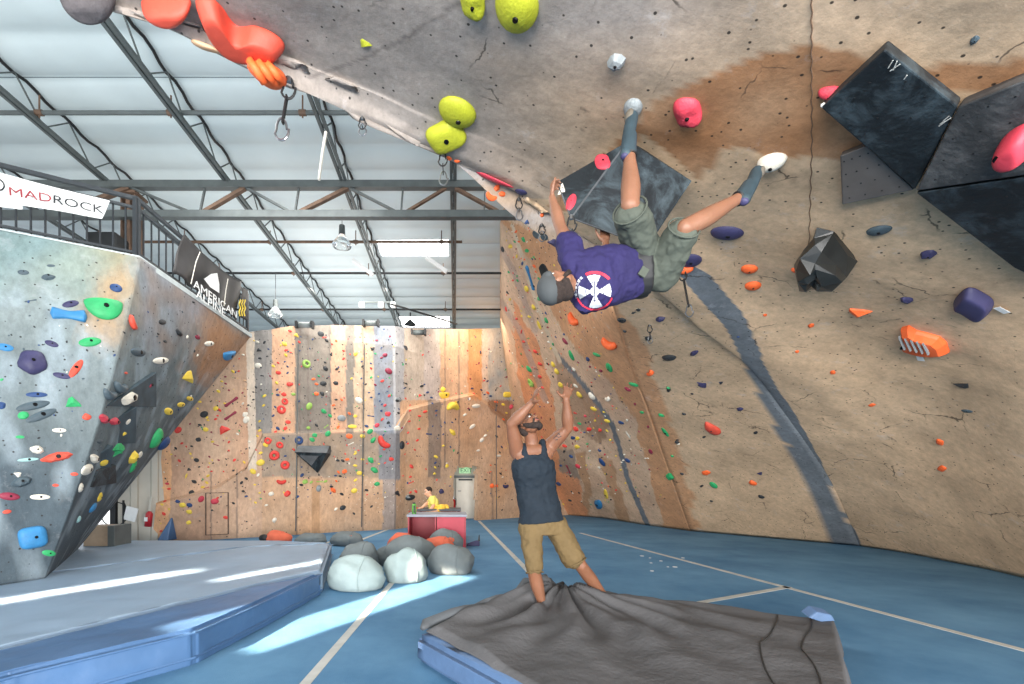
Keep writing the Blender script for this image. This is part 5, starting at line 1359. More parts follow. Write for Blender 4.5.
# outlined hatch on the back wall
c4 = [rayK(x, y)[0]+Vector((0, -.012, 0)) for x, y in ((206, 493), (228.5, 492.5), (228.5, 534), (206, 535))]
s = MB()
for a, b2 in zip(c4, c4[1:]+c4[:1]): s.bar(a, b2, .03, .015)
s = s.build('trim_hatch', M['rust'], None); tag(s, kind='structure')
# auto-belay units and lamps under the roof
for px, py, lb_ in ((306.5, 328.5, 'dark belay unit on top of the back wall, the one further left'), (372, 326.5, 'dark belay unit on top of the back wall, between the roof joists'), (419, 335, 'dark belay unit on top of the back wall under the smaller roof light')):
    r_ = rayK(px, py+3); q = r_[0]+Vector((0, -.15, .12))
    e_ = empty('belay_unit', q, lb_, 'belay unit')
    MB().tube([q+Vector((-.16, 0, 0)), q+Vector((.16, 0, 0))], .075, 12).build('drum', M['steel'], e_, smooth=True)
    MB().box(q+Vector((-.2, 0, 0)), (.06, .18, .17)).build('end_plate', M['black'], e_); MB().box(q+Vector((.2, 0, 0)), (.06, .18, .17)).build('end_plate', M['black'], e_)
glass = bpy.data.materials.new('lamp_glass'); glass.use_nodes = True
g_ = glass.node_tree.nodes['Principled BSDF']; g_.inputs['Transmission Weight'].default_value = 0.9; g_.inputs['Roughness'].default_value = .15; g_.inputs['Base Color'].default_value = (.9, .95, .95, 1)
for px, py, Y_, lb_ in ((342, 240, 9.6, 'clear bell-shaped bay lamp hanging right of the truss middle'), (275.5, 311, 12.6, 'clear bell-shaped bay lamp hanging low at the left of the roof')):
    q = W(px, py, Y_)
    e_ = empty('bay_lamp', q, lb_, 'lamp', 'bay lamps under the roof')
    MB().tube([q+Vector((0, 0, .12)), q+Vector((0, 0, .05)), q+Vector((0, 0, -.1)), q+Vector((0, 0, -.14))], [.05, .10, .20, .19], 20, False).build('lamp_shade', glass, e_, smooth=True)
    MB().tube([q+Vector((0, 0, .1)), q+Vector((0, 0, .3))], [.07, .06], 12).build('ballast', M['steel'], e_)
    MB().tube([q+Vector((0, 0, .3)), Vector((q.x, q.y, ROOF-.03))], .006, 6).build('cable', M['black'], e_)
# white junction gear on the joist, diagonal struts and the small speaker
q = W(381, 305, 13.2)
e_ = empty('junction_lamp', q, 'white twin floodlight clamped to the joist near the back wall', 'floodlight')
for dx in (-.55, .0, .35):
    MB().box(q+Vector((dx, 0, 0)), (.15, .14, .15)).build('lamp_head', M['white'], e_, bevel=.03)
MB().bar(q+Vector((-.6, 0, .08)), q+Vector((.4, 0, .08)), .04).build('bracket', M['steel'], e_)
def strut(a, b2, w_, m, lb_):
    e_ = empty('brace_bar', a, lb_, 'brace'); MB().bar(a, b2, w_).build('bar', m, e_)
strut(W(391, 304, 13.0), W(457, 324, 15.2), .04, M['steel_dark'], 'long thin brace from the floodlight towards the roof light')
strut(W(353, 260, 11.0), W(373, 275, 11.0), .07, M['white'], 'pale diagonal brace left of the larger roof light')
strut(W(426, 257, 11.0), W(447, 272, 11.0), .08, M['white'], 'pale diagonal brace right below the larger roof light')
q = W(410, 324, 15.5)
e_ = empty('speaker', q, 'small dark speaker hanging at the left of the smaller roof light', 'speaker')
MB().hull([q+Vector(p) for p in ((-.2, 0, 0), (.1, -.1, -.12), (.2, 0, 0), (0, 0, .18), (-.2, .2, 0), (.2, .2, 0), (0, .2, .18))]).build('cabinet', M['steel_dark'], e_)
MB().tube([q+Vector((0, .1, .1)), Vector((q.x, q.y+.1, ROOF-.02))], .02, 6).build('hanger', M['black'], e_)
MB().tube([W(326, 132, 6.3), W(323, 150, 6.3), W(319, 180, 6.3)], .02, 6).build('rope_tail', M['rope']); tag(root_at(bpy.data.objects['rope_tail']), 'white rope end hanging from the joist under the roof', 'rope')
# a few rope lines on the back wall
for px0, y0_, px1, y1_, lb_ in ((299, 345, 296.5, 531, 'grey rope hanging down the back wall left of the dark wedge volume'), (365, 345, 362, 527, 'grey rope hanging down the back wall right of the dark wedge volume'), (496, 400, 496.5, 522, 'thin rope hanging down the back wall right of the exit door')):
    pts = []
    for k in range(13):
        r_ = rayK(px0+(px1-px0)*k/12, y0_+(y1_-y0_)*k/12); pts.append(r_[0]+Vector((0, -.06, 0)))
    o = MB().tube(pts, .013, 6).build('rope', M['steel']); tag(root_at(o), lb_, 'rope')
# ------------------------------------------------------------------ the crash pad under the climber
ZP = 0.21
Fp, Lp, Rp, Np, Mp = Vector((1.02, 4.62, 0)), Vector((-.31, 3.56, 0)), Vector((3.18, 3.88, 0)), Vector((.62, 2.25, 0)), Vector((1.8, 2.05, 0))
def padpt(u, v):
    left = Fp.lerp(Lp, v/0.42) if v < 0.42 else Lp.lerp(Np, (v-.42)/.58)
    right = Rp.lerp(Mp, v)
    return left.lerp(right, u)
pad = empty('crash_pad', (1.4, 3.2, 0), 'big blue crash pad under a rumpled dark grey cover, where the spotter stands', 'crash pad')
M['pad_blue'] = mat('pad_blue', (72, 96, 128), 0.6, 0, .12, 4, .5, 9)
M['cover'] = mat('cover_grey', (78, 78, 80), 0.85, 0, .14, 3, .35, 25)
poly = [Fp, Lp, Np, Mp, Rp]
fb_ = MB().slab(poly, 0.0, ZP-.002)
bmesh.ops.recalc_face_normals(fb_.bm, faces=fb_.bm.faces)
bmesh.ops.bevel(fb_.bm, geom=fb_.bm.edges[:], offset=0.04, segments=4, affect='EDGES')
fo = fb_.build('foam_body', M['pad_blue'], pad, smooth=True)
md = fo.modifiers.new('s', 'SUBSURF'); md.subdivision_type = 'SIMPLE'; md.levels = md.render_levels = 4
tx = bpy.data.textures.new('padwr', 'CLOUDS'); tx.noise_scale = 0.16
md = fo.modifiers.new('d', 'DISPLACE'); md.texture = tx; md.strength = 0.014
FT = [Vector((W(543, 613, 3.98).x, 3.98, 0)), Vector((W(609, 602, 4.2).x, 4.2, 0))]      # where the feet press in
PK = Vector((1.02, 4.34, 0))
def cover_z(p, u, v):
    z = ZP+0.007
    d = p-PK; r_ = d.length; th = math.atan2(d.y, d.x)
    # heaped centre with folds radiating from the feet
    z += 0.12*math.exp(-(r_/0.42)**2)
    f = sum(a*max(0.0, math.cos(k*(th-t0)))**p_ for k, t0, a, p_ in ((1, -1.25, .050, 60), (1, -1.72, .055, 70), (1, -2.15, .045, 60), (1, -.88, .055, 80), (1, -.52, .05, 60), (1, -2.6, .05, 50), (1, -3.02, .05, 40), (1, -.18, .045, 50), (1, 2.9, .03, 20)))
    z += 2.3*f*math.exp(-((r_-.6)/1.05)**2)*min(1, r_/.15)
    z += 0.03*math.sin(th*23+r_*4+1.5*math.sin(r_*6))*math.exp(-(r_/1.1)**2)
    z += 0.014*noise.noise(Vector((p.x*2.2, p.y*2.2, .3)))+0.006*noise.noise(p*7)
    # thick folded roll along the rear left edge
    if v < .42: pass
    z += 0.07*math.exp(-((u-.05)/.035)**2)*max(0, 1-abs(v-.16)/.28)
    for ft in FT: z -= 0.045*math.exp(-((p-ft).length/.08)**2)
    e = min(u/.03, (1-u)/.03, v/.03, 1)
    return z-0.045*(1-max(0, e))
nu, nv = 200, 190; bm = bmesh.new(); g = []
for j in range(nv+1):
    row = []
    v = j/nv
    for i in range(nu+1):
        u = i/nu; U = u
        # cover starts a hand inside the left edge, hangs over the right edge
        uu = 0.05+u*1.0
        if v < .30: uu = .0+u*1.05
        elif v < .50: uu = (v-.30)/.20*.05+u*(1.05-(v-.30)/.20*.05)
        p = padpt(min(uu, 1.0), v*.985+.008)
        z = cover_z(p, u, v)
        over = uu-1.0
        if over > 0:
            n = Vector((1, .12, 0)); dd = over/.05
            p = p+n*(0.05*math.sin(dd*1.57)+.03*math.sin(v*17)*dd); z = z*(1-dd)+.01*dd
        row.append(bm.verts.new((p.x, p.y, max(z, .006))))
    g.append(row)
for j in range(nv):
    for i in range(nu): bm.faces.new((g[j][i], g[j+1][i], g[j+1][i+1], g[j][i+1]))
bmesh.ops.transform(bm, matrix=pad.matrix_world.inverted(), verts=bm.verts)
me = bpy.data.meshes.new('cover'); bm.to_mesh(me); bm.free()
cvo = link('cover', me, M['cover'], pad, True); md = cvo.modifiers.new('t', 'SOLIDIFY'); md.thickness = .008; md.offset = 1
# seams on the cover and the folded flaps
def onpad(u, v, dz=.01):
    p = padpt(u, v*.985+.008); return Vector((p.x, p.y, cover_z(p, u, v)+dz))
MB().tube([onpad(.83+.015*math.sin(k*.3), k/24, .008) for k in range(1, 25)], .006, 6).build('seam', M['steel_dark'], pad)
MB().tube([onpad(.93+.01*math.sin(k*.5), k/24, .008) for k in range(1, 25)], .006, 6).build('seam', M['steel_dark'], pad)
MB().tube([onpad(.012, .05+k*.032, .02) for k in range(0, 13)], [.02]+[.045]*11+[.02], 8).build('rolled_hem', M['volgrey'], pad, smooth=True)
MB().tube([W(538, 607, 4.12), W(549, 601, 4.25), W(558, 588, 4.45), W(563, 583, 4.52)], [.03, .05, .05, .02], 8).build('folded_flap', mat('flap_dark', (48, 50, 54), .8), pad, smooth=True)
fq = [W(x, y, 3.86) for x, y in ((800, 611), (808, 605), (822, 608), (826, 614), (812, 615))]
MB().hull(fq+[p+Vector((0, -.1, -.03)) for p in fq]).build('corner_flap', M['pad_blue'], pad, bevel=.01)
# chalk spots on the floor under the wall
cs = MB(); rq = random.Random(9)
for x, y in ((652, 571), (661, 561), (651, 563), (642, 556), (668, 567), (683, 558), (675, 567), (650, 558)):
    c_ = FL(x, y); cs.tube([c_+Vector((0, 0, .0005)), c_+Vector((0, 0, .003))], rq.uniform(.02, .04), 9)
tag(cs.build('chalk_marks', M['white']), 'scatter of white chalk spots on the blue floor behind the spotter', 'chalk', kind='stuff')
ps_ = []
for y_ in range(-20, 300, 8):
    ps_.append(wallpt(811+(1.5 if (y_//8) % 2 else 0)-max(0, y_-150)*.03, y_)[0]+Vector((0, 0, -.003)))
sm = MB().tube(ps_, .003, 6).build('trim_panel_seam', mat('seam_brown', (112, 88, 70), .8)); tag(sm, kind='structure')
# ------------------------------------------------------------------ people
def fleshmat(name, rgb, var=.1):
    m = mat(name, rgb, 0.5, 0, var, 6, .15, 40, .4)
    b = m.node_tree.nodes['Principled BSDF']; b.inputs['Subsurface Weight'].default_value = 0.12; b.inputs['Subsurface Radius'].default_value = (.02, .008, .004); b.inputs['Subsurface Scale'].default_value = .5
    return m
class Body:
    """union of tapered limbs and ellipsoids fused into one continuous skin"""
    def __init__(s): s.bm = bmesh.new()
    def ball(s, c, r, basis=None):
        r = r if isinstance(r, (tuple, list)) else (r, r, r)
        R = basis.to_4x4() if basis else Matrix()
        bmesh.ops.create_icosphere(s.bm, subdivisions=3, radius=1, matrix=Matrix.Translation(Vector(c)) @ R @ Matrix.Diagonal((*r, 1)))
        return s
    def limb(s, pts, rad, seg=14, sub=5):
        pts = [Vector(p) for p in pts]
        P_ = resample(pts, (len(pts)-1)*sub, True); R_ = []
        for k in range(len(P_)):
            u = k/sub; i = min(int(u), len(rad)-2); t = u-i; t = t*t*(3-2*t); R_.append(rad[i]*(1-t)+rad[i+1]*t)
        m = MB(); m.bm.free(); m.bm = s.bm; m.tube(P_, R_, seg)
        s.ball(pts[0], rad[0]*.98); s.ball(pts[-1], rad[-1]*.98); return s
    def torso(s, pts, side, rw, rd, sub=6, seg=20):
        """pts along the spine, half widths along side and half depths"""
        pts = [Vector(p) for p in pts]; n = (len(pts)-1)*sub
        P_ = resample(pts, n); sd = resample([Vector(x) for x in side], n); rings = []
        for k, p in enumerate(P_):
            t = (P_[min(k+1, n)]-P_[max(k-1, 0)]).normalized(); x = (sd[k]-t*sd[k].dot(t)).normalized(); y = t.cross(x)
            u = k/sub; i = min(int(u), len(rw)-2); f = u-i; f = f*f*(3-2*f)
            a = rw[i]*(1-f)+rw[i+1]*f; b_ = rd[i]*(1-f)+rd[i+1]*f
            ring = []
            for q in range(seg):
                th = 2*math.pi*q/seg; c_, s_ = math.cos(th), math.sin(th)
                c_ = math.copysign(abs(c_)**.85, c_); s_ = math.copysign(abs(s_)**.85, s_)
                ring.append(s.bm.verts.new(p+x*a*c_+y*b_*s_))
            rings.append(ring)
        for k in range(n):
            for q in range(seg): s.bm.faces.new((rings[k][q], rings[k][(q+1) % seg], rings[k+1][(q+1) % seg], rings[k+1][q]))
        s.bm.faces.new(rings[0][::-1]); s.bm.faces.new(rings[-1]); return s
    def build(s, name, m, parent=None, voxel=.007, smooth=6, disp=None, loc=None):
        bmesh.ops.recalc_face_normals(s.bm, faces=s.bm.faces)
        me = bpy.data.meshes.new(name); s.bm.to_mesh(me); s.bm.free()
        o = bpy.data.objects.new(name, me); COL.objects.link(o)
        md = o.modifiers.new('r', 'REMESH'); md.mode = 'VOXEL'; md.voxel_size = voxel
        md = o.modifiers.new('s', 'SMOOTH'); md.iterations = smooth; md.factor = .5
        if disp:
            for sc_, st_ in disp:
                t = bpy.data.textures.new('folds', 'CLOUDS'); t.noise_scale = sc_; md = o.modifiers.new('d', 'DISPLACE'); md.texture = t; md.strength = st_; md.texture_coords = 'GLOBAL'
        bpy.context.view_layer.update()
        nm = bpy.data.meshes.new_from_object(o.evaluated_get(bpy.context.evaluated_depsgraph_get()))
        o.modifiers.clear(); o.data = nm; bpy.data.meshes.remove(me); nm.name = name
        nm.materials.clear(); nm.materials.append(m)
        for p in nm.polygons: p.use_smooth = True
        if parent:
            nm.transform(parent.matrix_world.inverted()); o.parent = parent
        elif loc is not None:
            nm.transform(Matrix.Translation(-Vector(loc))); o.location = loc
        bpy.context.view_layer.update(); return o
def basis(fwd, up):
    f = Vector(fwd).normalized(); u = Vector(up); u = (u-f*u.dot(f)).normalized(); r = f.cross(u)   # right-hand side of the person
    return r, f, u
def head(B, c, fwd, up, s=1.0):
    r, f, u = basis(fwd, up); R = Matrix((r, f, u)).transposed()
    c = Vector(c); L = lambda x, y, z: c+(r*x+f*y+u*z)*s
    B.ball(L(0, -.012, .03), (.074*s, .092*s, .088*s), R)
    B.ball(L(0, .022, -.02), (.060*s, .070*s, .085*s), R)
    B.ball(L(0, .048, -.078), (.034*s, .034*s, .026*s), R)           # chin
    B.ball(L(.035, .012, -.062), (.022*s, .045*s, .028*s), R); B.ball(L(-.035, .012, -.062), (.022*s, .045*s, .028*s), R)  # jaw
    B.limb([L(0, .085, .012), L(0, .104, -.012), L(0, .110, -.026)], [.009*s, .012*s, .015*s])   # nose
    B.ball(L(.011, .100, -.030), .008*s); B.ball(L(-.011, .100, -.030), .008*s)
    for k in (-1, 1):
        B.ball(L(.028*k, .072, .022), (.020*s, .012*s, .007*s), R)   # brow
        B.ball(L(.040*k, .062, -.018), (.016*s, .018*s, .016*s), R)  # cheek
        B.ball(L(.074*k, -.008, -.004), (.009*s, .018*s, .030*s), R) # ear
        B.ball(L(.078*k, -.014, .012), (.009*s, .014*s, .014*s), R)
    B.ball(L(0, .088, -.052), (.022*s, .010*s, .006*s), R); B.ball(L(0, .086, -.062), (.019*s, .010*s, .006*s), R)  # lips
    return L, R
def hand(B, wrist, d, palm_n, thumb_side, s=1.0, curl=(.25, .25, .3, .35), spread=.16, thumb_out=.9):
    """palm + four unequal jointed fingers + thumb leaving the side of the palm"""
    d = Vector(d).normalized(); n = Vector(palm_n); n = (n-d*n.dot(d)).normalized(); t = Vector(thumb_side); t = (t-d*t.dot(d)-n*t.dot(n)).normalized()
    w_ = Vector(wrist); R = Matrix((t, d, n)).transposed()
    B.ball(w_+d*.045*s, (.036*s, .048*s, .015*s), R); B.ball(w_+d*.062*s, (.040*s, .032*s, .013*s), R)
    B.ball(w_+d*.03*s+t*.022*s+n*.006*s, (.016*s, .028*s, .014*s), R)
    tips = []
    for i, (off, L_) in enumerate(((.029, .074), (.010, .083), (-.010, .077), (-.028, .060))):
        base = w_+d*.082*s*(1-.02*i)+t*off*s; a = spread*(1.5-i)/1.5
        fd = (d*math.cos(a)+t*math.sin(a)).normalized(); pts = [base-fd*.02*s, base]; ang = 0; p = base
        for k, fr_ in enumerate((.45, .31, .24)):
            ang += curl[i]*(1.0 if k else .7); dd = fd*math.cos(ang)+n*math.sin(ang); p = p+dd*L_*fr_*s; pts.append(p)
        B.limb(pts, [.0098*s, .0096*s, .0088*s, .008*s, .0068*s], 10, 3); tips.append(p)
    b_ = w_+d*.022*s+t*.028*s+n*.004*s; td = (t*thumb_out+d*.75+n*.25).normalized()
    p1 = b_+td*.034*s; p2 = p1+(td+d*.25+n*.15).normalized()*.030*s; p3 = p2+(td*.6+d*.6+n*.25).normalized()*.024*s
    B.limb([b_, p1, p2, p3], [.0145*s, .0115*s, .0105*s, .0085*s], 10, 3); tips.append(p3)
    return tips
def eyes(L, R, par, s=1.0, brow=None):
    for k in (-1, 1):
        e = Body(); e.ball(L(.029*k, .070, .008), .0125*s); e.build('eye', M['eye_white'], par, .003, 1)
        e = Body(); e.ball(L(.029*k, .0815, .009), .0055*s); e.build('iris', M['iris'], par, .0015, 1)
        e = Body(); e.limb([L(.014*k, .088, .026), L(.030*k, .086, .031), L(.044*k, .074, .026)], [.004*s, .005*s, .0035*s]); e.build('eyebrow', brow, par, .0025, 1)
M['eye_white'] = mat('eye_white', (225, 220, 212), .3); M['iris'] = mat('iris', (52, 36, 26), .3); M['hair'] = mat('dark_hair', (44, 34, 30), .8, 0, .3, 60, .6, 160)
M['lips'] = mat('lips', (158, 96, 86), .5)
sk1 = fleshmat('skin_spotter', (116, 78, 58)); sk2 = fleshmat('skin_climber', (128, 90, 70)); sk3 = fleshmat('skin_far', (210, 160, 130))
M['tank'] = mat('navy_cotton', (14, 27, 38), .85, 0, .12, 7, .5, 18); M['khaki'] = mat('khaki_cotton', (96, 79, 50), .85, 0, .10, 7, .5, 16)
M['purple'] = mat('purple_cotton', (32, 27, 72), .85, 0, .12, 7, .5, 16); M['olive'] = mat('olive_cotton', (72, 78, 70), .85, 0, .14, 7, .5, 14)
M['capgrey'] = mat('cap_charcoal', (62, 66, 68), .85, 0, .1, 7); M['shoe'] = mat('shoe_leather', (50, 66, 74), .55, 0, .2, 9); M['sole'] = mat('shoe_sole', (104, 98, 88), .7)

# ---- spotter
hipc = W(541.5, 522, 4.12); hL = W(530, 524, 4.10); hR = W(554, 522, 4.14)
kL = W(533.5, 570, 3.98); aL = W(543, 607, 4.04); kR = W(581, 566, 4.10); aR = W(605, 597, 4.26)
waist = W(536, 497, 4.12); chest = W(533, 466, 4.08); nb = W(532, 447, 4.08)
sL = W(517, 451, 4.06); sR = W(550, 446, 4.10); eL = W(511.5, 424, 3.90); wL = W(533, 402, 3.80); eR = W(568, 428, 3.98); wR = W(566, 399.5, 3.86)
hc = W(528.5, 424.5, 4.0)
fw = (Vector((.45, -.62, .78))).normalized(); upv = Vector((-.25, .55, .6))
sdv = (sR-sL).normalized()
B = Body()
B.torso([hipc-Vector((0, 0, .10)), hipc, waist, chest, W(532.5, 451, 4.07), nb], [sdv]*6, [.12, .155, .14, .175, .16, .06], [.10, .115, .098, .118, .085, .055])
B.limb([nb-Vector((0, 0, .03)), W(531, 438, 4.05), hc-Vector((0, -.01, .02))], [.066, .058, .056])
for sh_, el, wr in ((sL, eL, wL), (sR, eR, wR)):
    B.ball(sh_, .070); B.limb([sh_.lerp(chest, .35), sh_], [.082, .070])
    B.limb([sh_, sh_.lerp(el, .45), el], [.068, .062, .045])
    B.limb([el, el.lerp(wr, .32), wr], [.046, .051, .029])
for h_, k_, a_ in ((hL, kL, aL), (hR, kR, aR)):
    B.limb([h_, h_.lerp(k_, .5), k_], [.095, .082, .056]); B.limb([k_, k_.lerp(a_, .35)+Vector((0, .018, 0)), a_], [.056, .060, .036])
# bare feet pressed into the cover
for a_, dr in ((aL, Vector((.10, -1, 0))), (aR, Vector((.55, -1, 0)))):
    dr.normalize(); hz = ZP+.05
    h0 = Vector((a_.x, a_.y, hz))-dr*.035; B.limb([a_, h0], [.036, .034]); B.limb([h0, h0+dr*.10+Vector((0, 0, .008)), h0+dr*.18-Vector((0, 0, .008))], [.036, .034, .026])
    sdx = dr.cross(Vector((0, 0, 1)))
    for q in range(5): B.limb([h0+dr*.17+sdx*(q-2)*.015, h0+dr*(.222-.006*abs(q-1))+sdx*(q-2)*.018-Vector((0, 0, .012))], [.012, .009], 8, 2)
L1, R1 = head(B, hc, fw, upv, 1.0)
hand(B, wL, (W(539, 381, 3.66)-wL), Vector((.75, -.35, .3)), Vector((.7, -.3, -.3)), 1.0, (.22, .22, .3, .4), .22, 1.1)
hand(B, wR, (W(571, 377, 3.72)-wR), Vector((-.15, -1, .25)), Vector((-1, -.1, 0)), 1.0, (.12, .10, .14, .2), .30, 1.25)
sp_ = B.build('person', sk1, None, .0065, 4, loc=(hipc.x, hipc.y, ZP))
tag(sp_, 'person standing on the crash pad in navy tank top and khaki shorts, arms raised', 'person')
# tank top
T = Body(); 
T.torso([hipc+Vector((0, 0, .0)), hipc+Vector((-.01, 0, .09)), waist+Vector((0, 0, .05)), chest, W(532.8, 455, 4.075)], [sdv]*5, [.205, .190, .178, .196, .145], [.145, .138, .126, .140, .105])
for a, b_ in ((sL, .46), (sR, .46)):
    st = a.lerp(nb, .42)+Vector((0, 0, .022)); T.limb([chest.lerp(a, .5)+Vector((0, -.075, -.02)), st+Vector((0, -.045, 0)), st+Vector((0, .05, 0)), chest.lerp(a, .5)+Vector((0, .08, -.02))], [.036, .026, .026, .036])
T.build('tank_top', M['tank'], sp_, .008, 5, disp=((.12, .03), (.05, .012)))
S = Body()
S.torso([hipc-Vector((0, 0, .10)), hipc-Vector((0, 0, .02)), hipc+Vector((-.01, 0, .035))], [sdv]*3, [.165, .178, .160], [.125, .135, .125])
eLs = W(534, 566, 3.99); eRs = W(573, 557, 4.10)
S.limb([hL-Vector((0, 0, .02)), hL.lerp(eLs, .5), eLs], [.108, .092, .080]); S.limb([hR-Vector((0, 0, .02)), hR.lerp(eRs, .5), eRs], [.112, .102, .106])
so = S.build('shorts', M['khaki'], sp_, .009, 5, disp=((.11, .035), (.05, .012)))
for a, r_, dr in ((eLs, .074, (eLs-hL)), (eRs, .098, (eRs-hR))):
    MB().ring(a+dr.normalized()*.055, r_*.98, .006, dr).build('hem', M['khaki'], so)
Hh = Body(); Hh.ball(L1(0, -.026, .045), (.080, .088, .084), R1); Hh.ball(L1(0, -.06, .0), (.066, .055, .07), R1); Hh.build('hair', M['hair'], sp_, .006, 3, disp=((.02, .008),))
Bd = Body()
Bd.limb([L1(.066, .0, -.02), L1(.056, .03, -.068), L1(.026, .066, -.100), L1(0, .080, -.106), L1(-.026, .066, -.100), L1(-.056, .03, -.068), L1(-.066, .0, -.02)], [.014, .023, .028, .030, .028, .023, .014])
Bd.limb([L1(.030, .082, -.064), L1(.022, .094, -.044), L1(0, .099, -.042), L1(-.022, .094, -.044), L1(-.030, .082, -.064)], [.009, .008, .008, .008, .009])
Bd.build('beard', M['hair'], sp_, .005, 3, disp=((.02, .006),))
eyes(L1, R1, sp_, 1.0, M['hair'])
MB().tube([L1(-.02, .098, -.055), L1(0, .101, -.056), L1(.02, .098, -.055)], .004, 6).build('mouth', M['lips'], sp_)
# forearm tattoo on the upper arm: dark strokes following the skin
bvh_s = BVHTree.FromPolygons([sp_.matrix_world @ v.co for v in sp_.data.vertices], [tuple(p.vertices) for p in sp_.data.polygons])
def skin_pt(px, py, bv, off=.002):
    d = Vector(((px-CX)/F, 1, (CY-py)/F)).normalized(); h = bv.ray_cast(CAMP, d)
    return (h[0]-d*off) if h[0] else None
tt = MB()
for st in [[(553.5, 438.5), (556, 436), (560, 432.5)], [(556, 436), (558.5, 437.5), (561.5, 436)], [(555, 440), (558, 439.5)], [(558, 433), (560, 435)]]:
    pp = [skin_pt(x, y, bvh_s) for x, y in st]
    if all(p is not None for p in pp): tt.tube(pp, .0035, 6)
tt.build('tattoo', mat('tattoo_ink', (58, 52, 52), .7), sp_)

# ---- climber
neck = W(569, 284, 2.98); sp1 = W(580, 281, 3.02); ch = W(594, 280, 3.05); ws = W(624, 273, 3.10); hp = W(652, 266, 3.16)
S1 = W(574, 262, 3.00); E1 = W(560, 226, 3.14); W1 = W(552, 198, 3.24)
S2 = W(586, 301, 3.08); E2 = W(604, 272, 3.28); W2 = W(605.5, 243, 3.32)
H1 = W(645, 255, 3.12); K1 = W(630, 205, 2.80); A1 = W(629.5, 153, 2.92); T1f = W(632, 117, 3.02)
H2 = W(662, 273, 3.14); K2 = W(685, 228, 2.84); A2 = W(741, 197, 2.94); T2f = W(757, 172, 3.08)
hcc = W(557.5, 286, 2.93); up2 = Vector((-.92, -.05, -.34)); fw2 = Vector((-.28, .35, .9))
sd2 = (S2-S1).normalized()
B = Body()
B.torso([neck, sp1, ch, ws, hp, W(664, 262, 3.14)], [sd2, sd2, sd2, sd2, (H2-H1).normalized(), (H2-H1).normalized()], [.055, .145, .175, .14, .155, .11], [.055, .09, .118, .098, .118, .10])
B.limb([W(574, 283, 3.0), neck, hcc+Vector((.02, 0, .0))], [.062, .056, .054])
for sh_, el, wr in ((S1, E1, W1), (S2, E2, W2)):
    B.ball(sh_, .062); B.limb([sh_, sh_.lerp(el, .5), el], [.058, .050, .040]); B.limb([el, el.lerp(wr, .35), wr], [.041, .043, .026])
for h_, k_, a_ in ((H1, K1, A1), (H2, K2, A2)):
    B.limb([h_, h_.lerp(k_, .5), k_], [.098, .085, .055]); c_ = k_.lerp(a_, .33)+Vector((0, -.012, -.012)); B.limb([k_, c_, a_], [.054, .058, .035])
for a_, t_ in ((A1, T1f), (A2, T2f)): B.limb([a_, a_.lerp(t_, .5)], [.034, .026])
L2, R2 = head(B, hcc, fw2, up2, 1.0)
hand(B, W1, Vector((.04, .25, 1)), Vector((.9, -.2, .3)), Vector((0, -1, 0)), 1.0, (.75, .8, .85, .9), .06, .6)
hand(B, W2, Vector((0, .2, 1)), Vector((.0, -.9, .1)), Vector((-1, 0, 0)), 1.0, (.7, .7, .75, .8), .06, .7)
cl = B.build('person', sk2, None, .0065, 4, loc=tuple(hp))
tag(cl, 'climber hanging under the overhang in a purple shirt, olive shorts and grey cap', 'person')
T = Body()
T.torso([W(571, 284, 2.985), W(576, 282.5, 3.0), sp1, ch, ws, W(638, 270, 3.13)], [sd2]*6, [.078, .135, .178, .200, .182, .182], [.072, .098, .120, .142, .128, .128])
sl1 = S1.lerp(E1, .52); sl2 = S2.lerp(E2, .62)
T.limb([ch.lerp(S1, .6), S1, sl1], [.10, .088, .082]); T.limb([ch.lerp(S2, .6), S2, sl2], [.10, .088, .080])
sl3 = W(607, 264, 3.2); T.limb([ch.lerp(S2, .2), W(600, 274, 3.14), sl3], [.09, .085, .075])
shirt = T.build('shirt', M['purple'], cl, .008, 5, disp=((.13, .045), (.05, .014)))
S = Body()
S.torso([W(634, 268, 3.12), W(641, 268, 3.14), hp, W(668, 263, 3.14)], [(H2-H1).normalized()]*4, [.155, .168, .172, .10], [.122, .130, .138, .10])
kk1 = W(632, 217, 2.86); kk2 = W(680, 236, 2.90)
S.limb([H1, H1.lerp(kk1, .5), kk1], [.118, .108, .104]); S.limb([H2, H2.lerp(kk2, .5), kk2], [.122, .112, .100])
so = S.build('shorts', M['olive'], cl, .009, 5, disp=((.12, .045), (.05, .014)))
for a, r_, dr in ((kk1, .10, kk1-H1), (kk2, .096, kk2-H2)): MB().ring(a+dr.normalized()*.055, r_, .006, dr).build('hem', M['olive'], so)
Ud = Body(); Ud.torso([W(628, 272, 3.11), W(642, 269.5, 3.13)], [sd2]*2, [.178, .190], [.128, .138]); Ud.build('waistband', M['black'], cl, .01, 3)
MB().bar(W(646, 268, 2.98), W(641, 276, 2.98), .012, .05).build('pocket_flap', M['olive'], so)
Hh = Body(); Hh.ball(L2(0, -.03, .03), (.078, .085, .082), R2); Hh.limb([L2(.06, -.04, -.03), L2(0, -.085, -.04), L2(-.06, -.04, -.03)], [.03, .035, .03]); Hh.build('hair', M['hair'], cl, .006, 3, disp=((.02, .008),))
Bd = Body(); Bd.limb([L2(.066, .0, -.03), L2(.052, .03, -.072), L2(0, .072, -.100), L2(-.052, .03, -.072), L2(-.066, .0, -.03)], [.012, .016, .020, .016, .012]); Bd.build('beard', M['hair'], cl, .005, 3)
eyes(L2, R2, cl, 1.0, M['hair'])
MB().tube([L2(-.02, .096, -.055), L2(0, .1, -.056), L2(.02, .096, -.055)], .004, 6).build('mouth', M['lips'], cl)
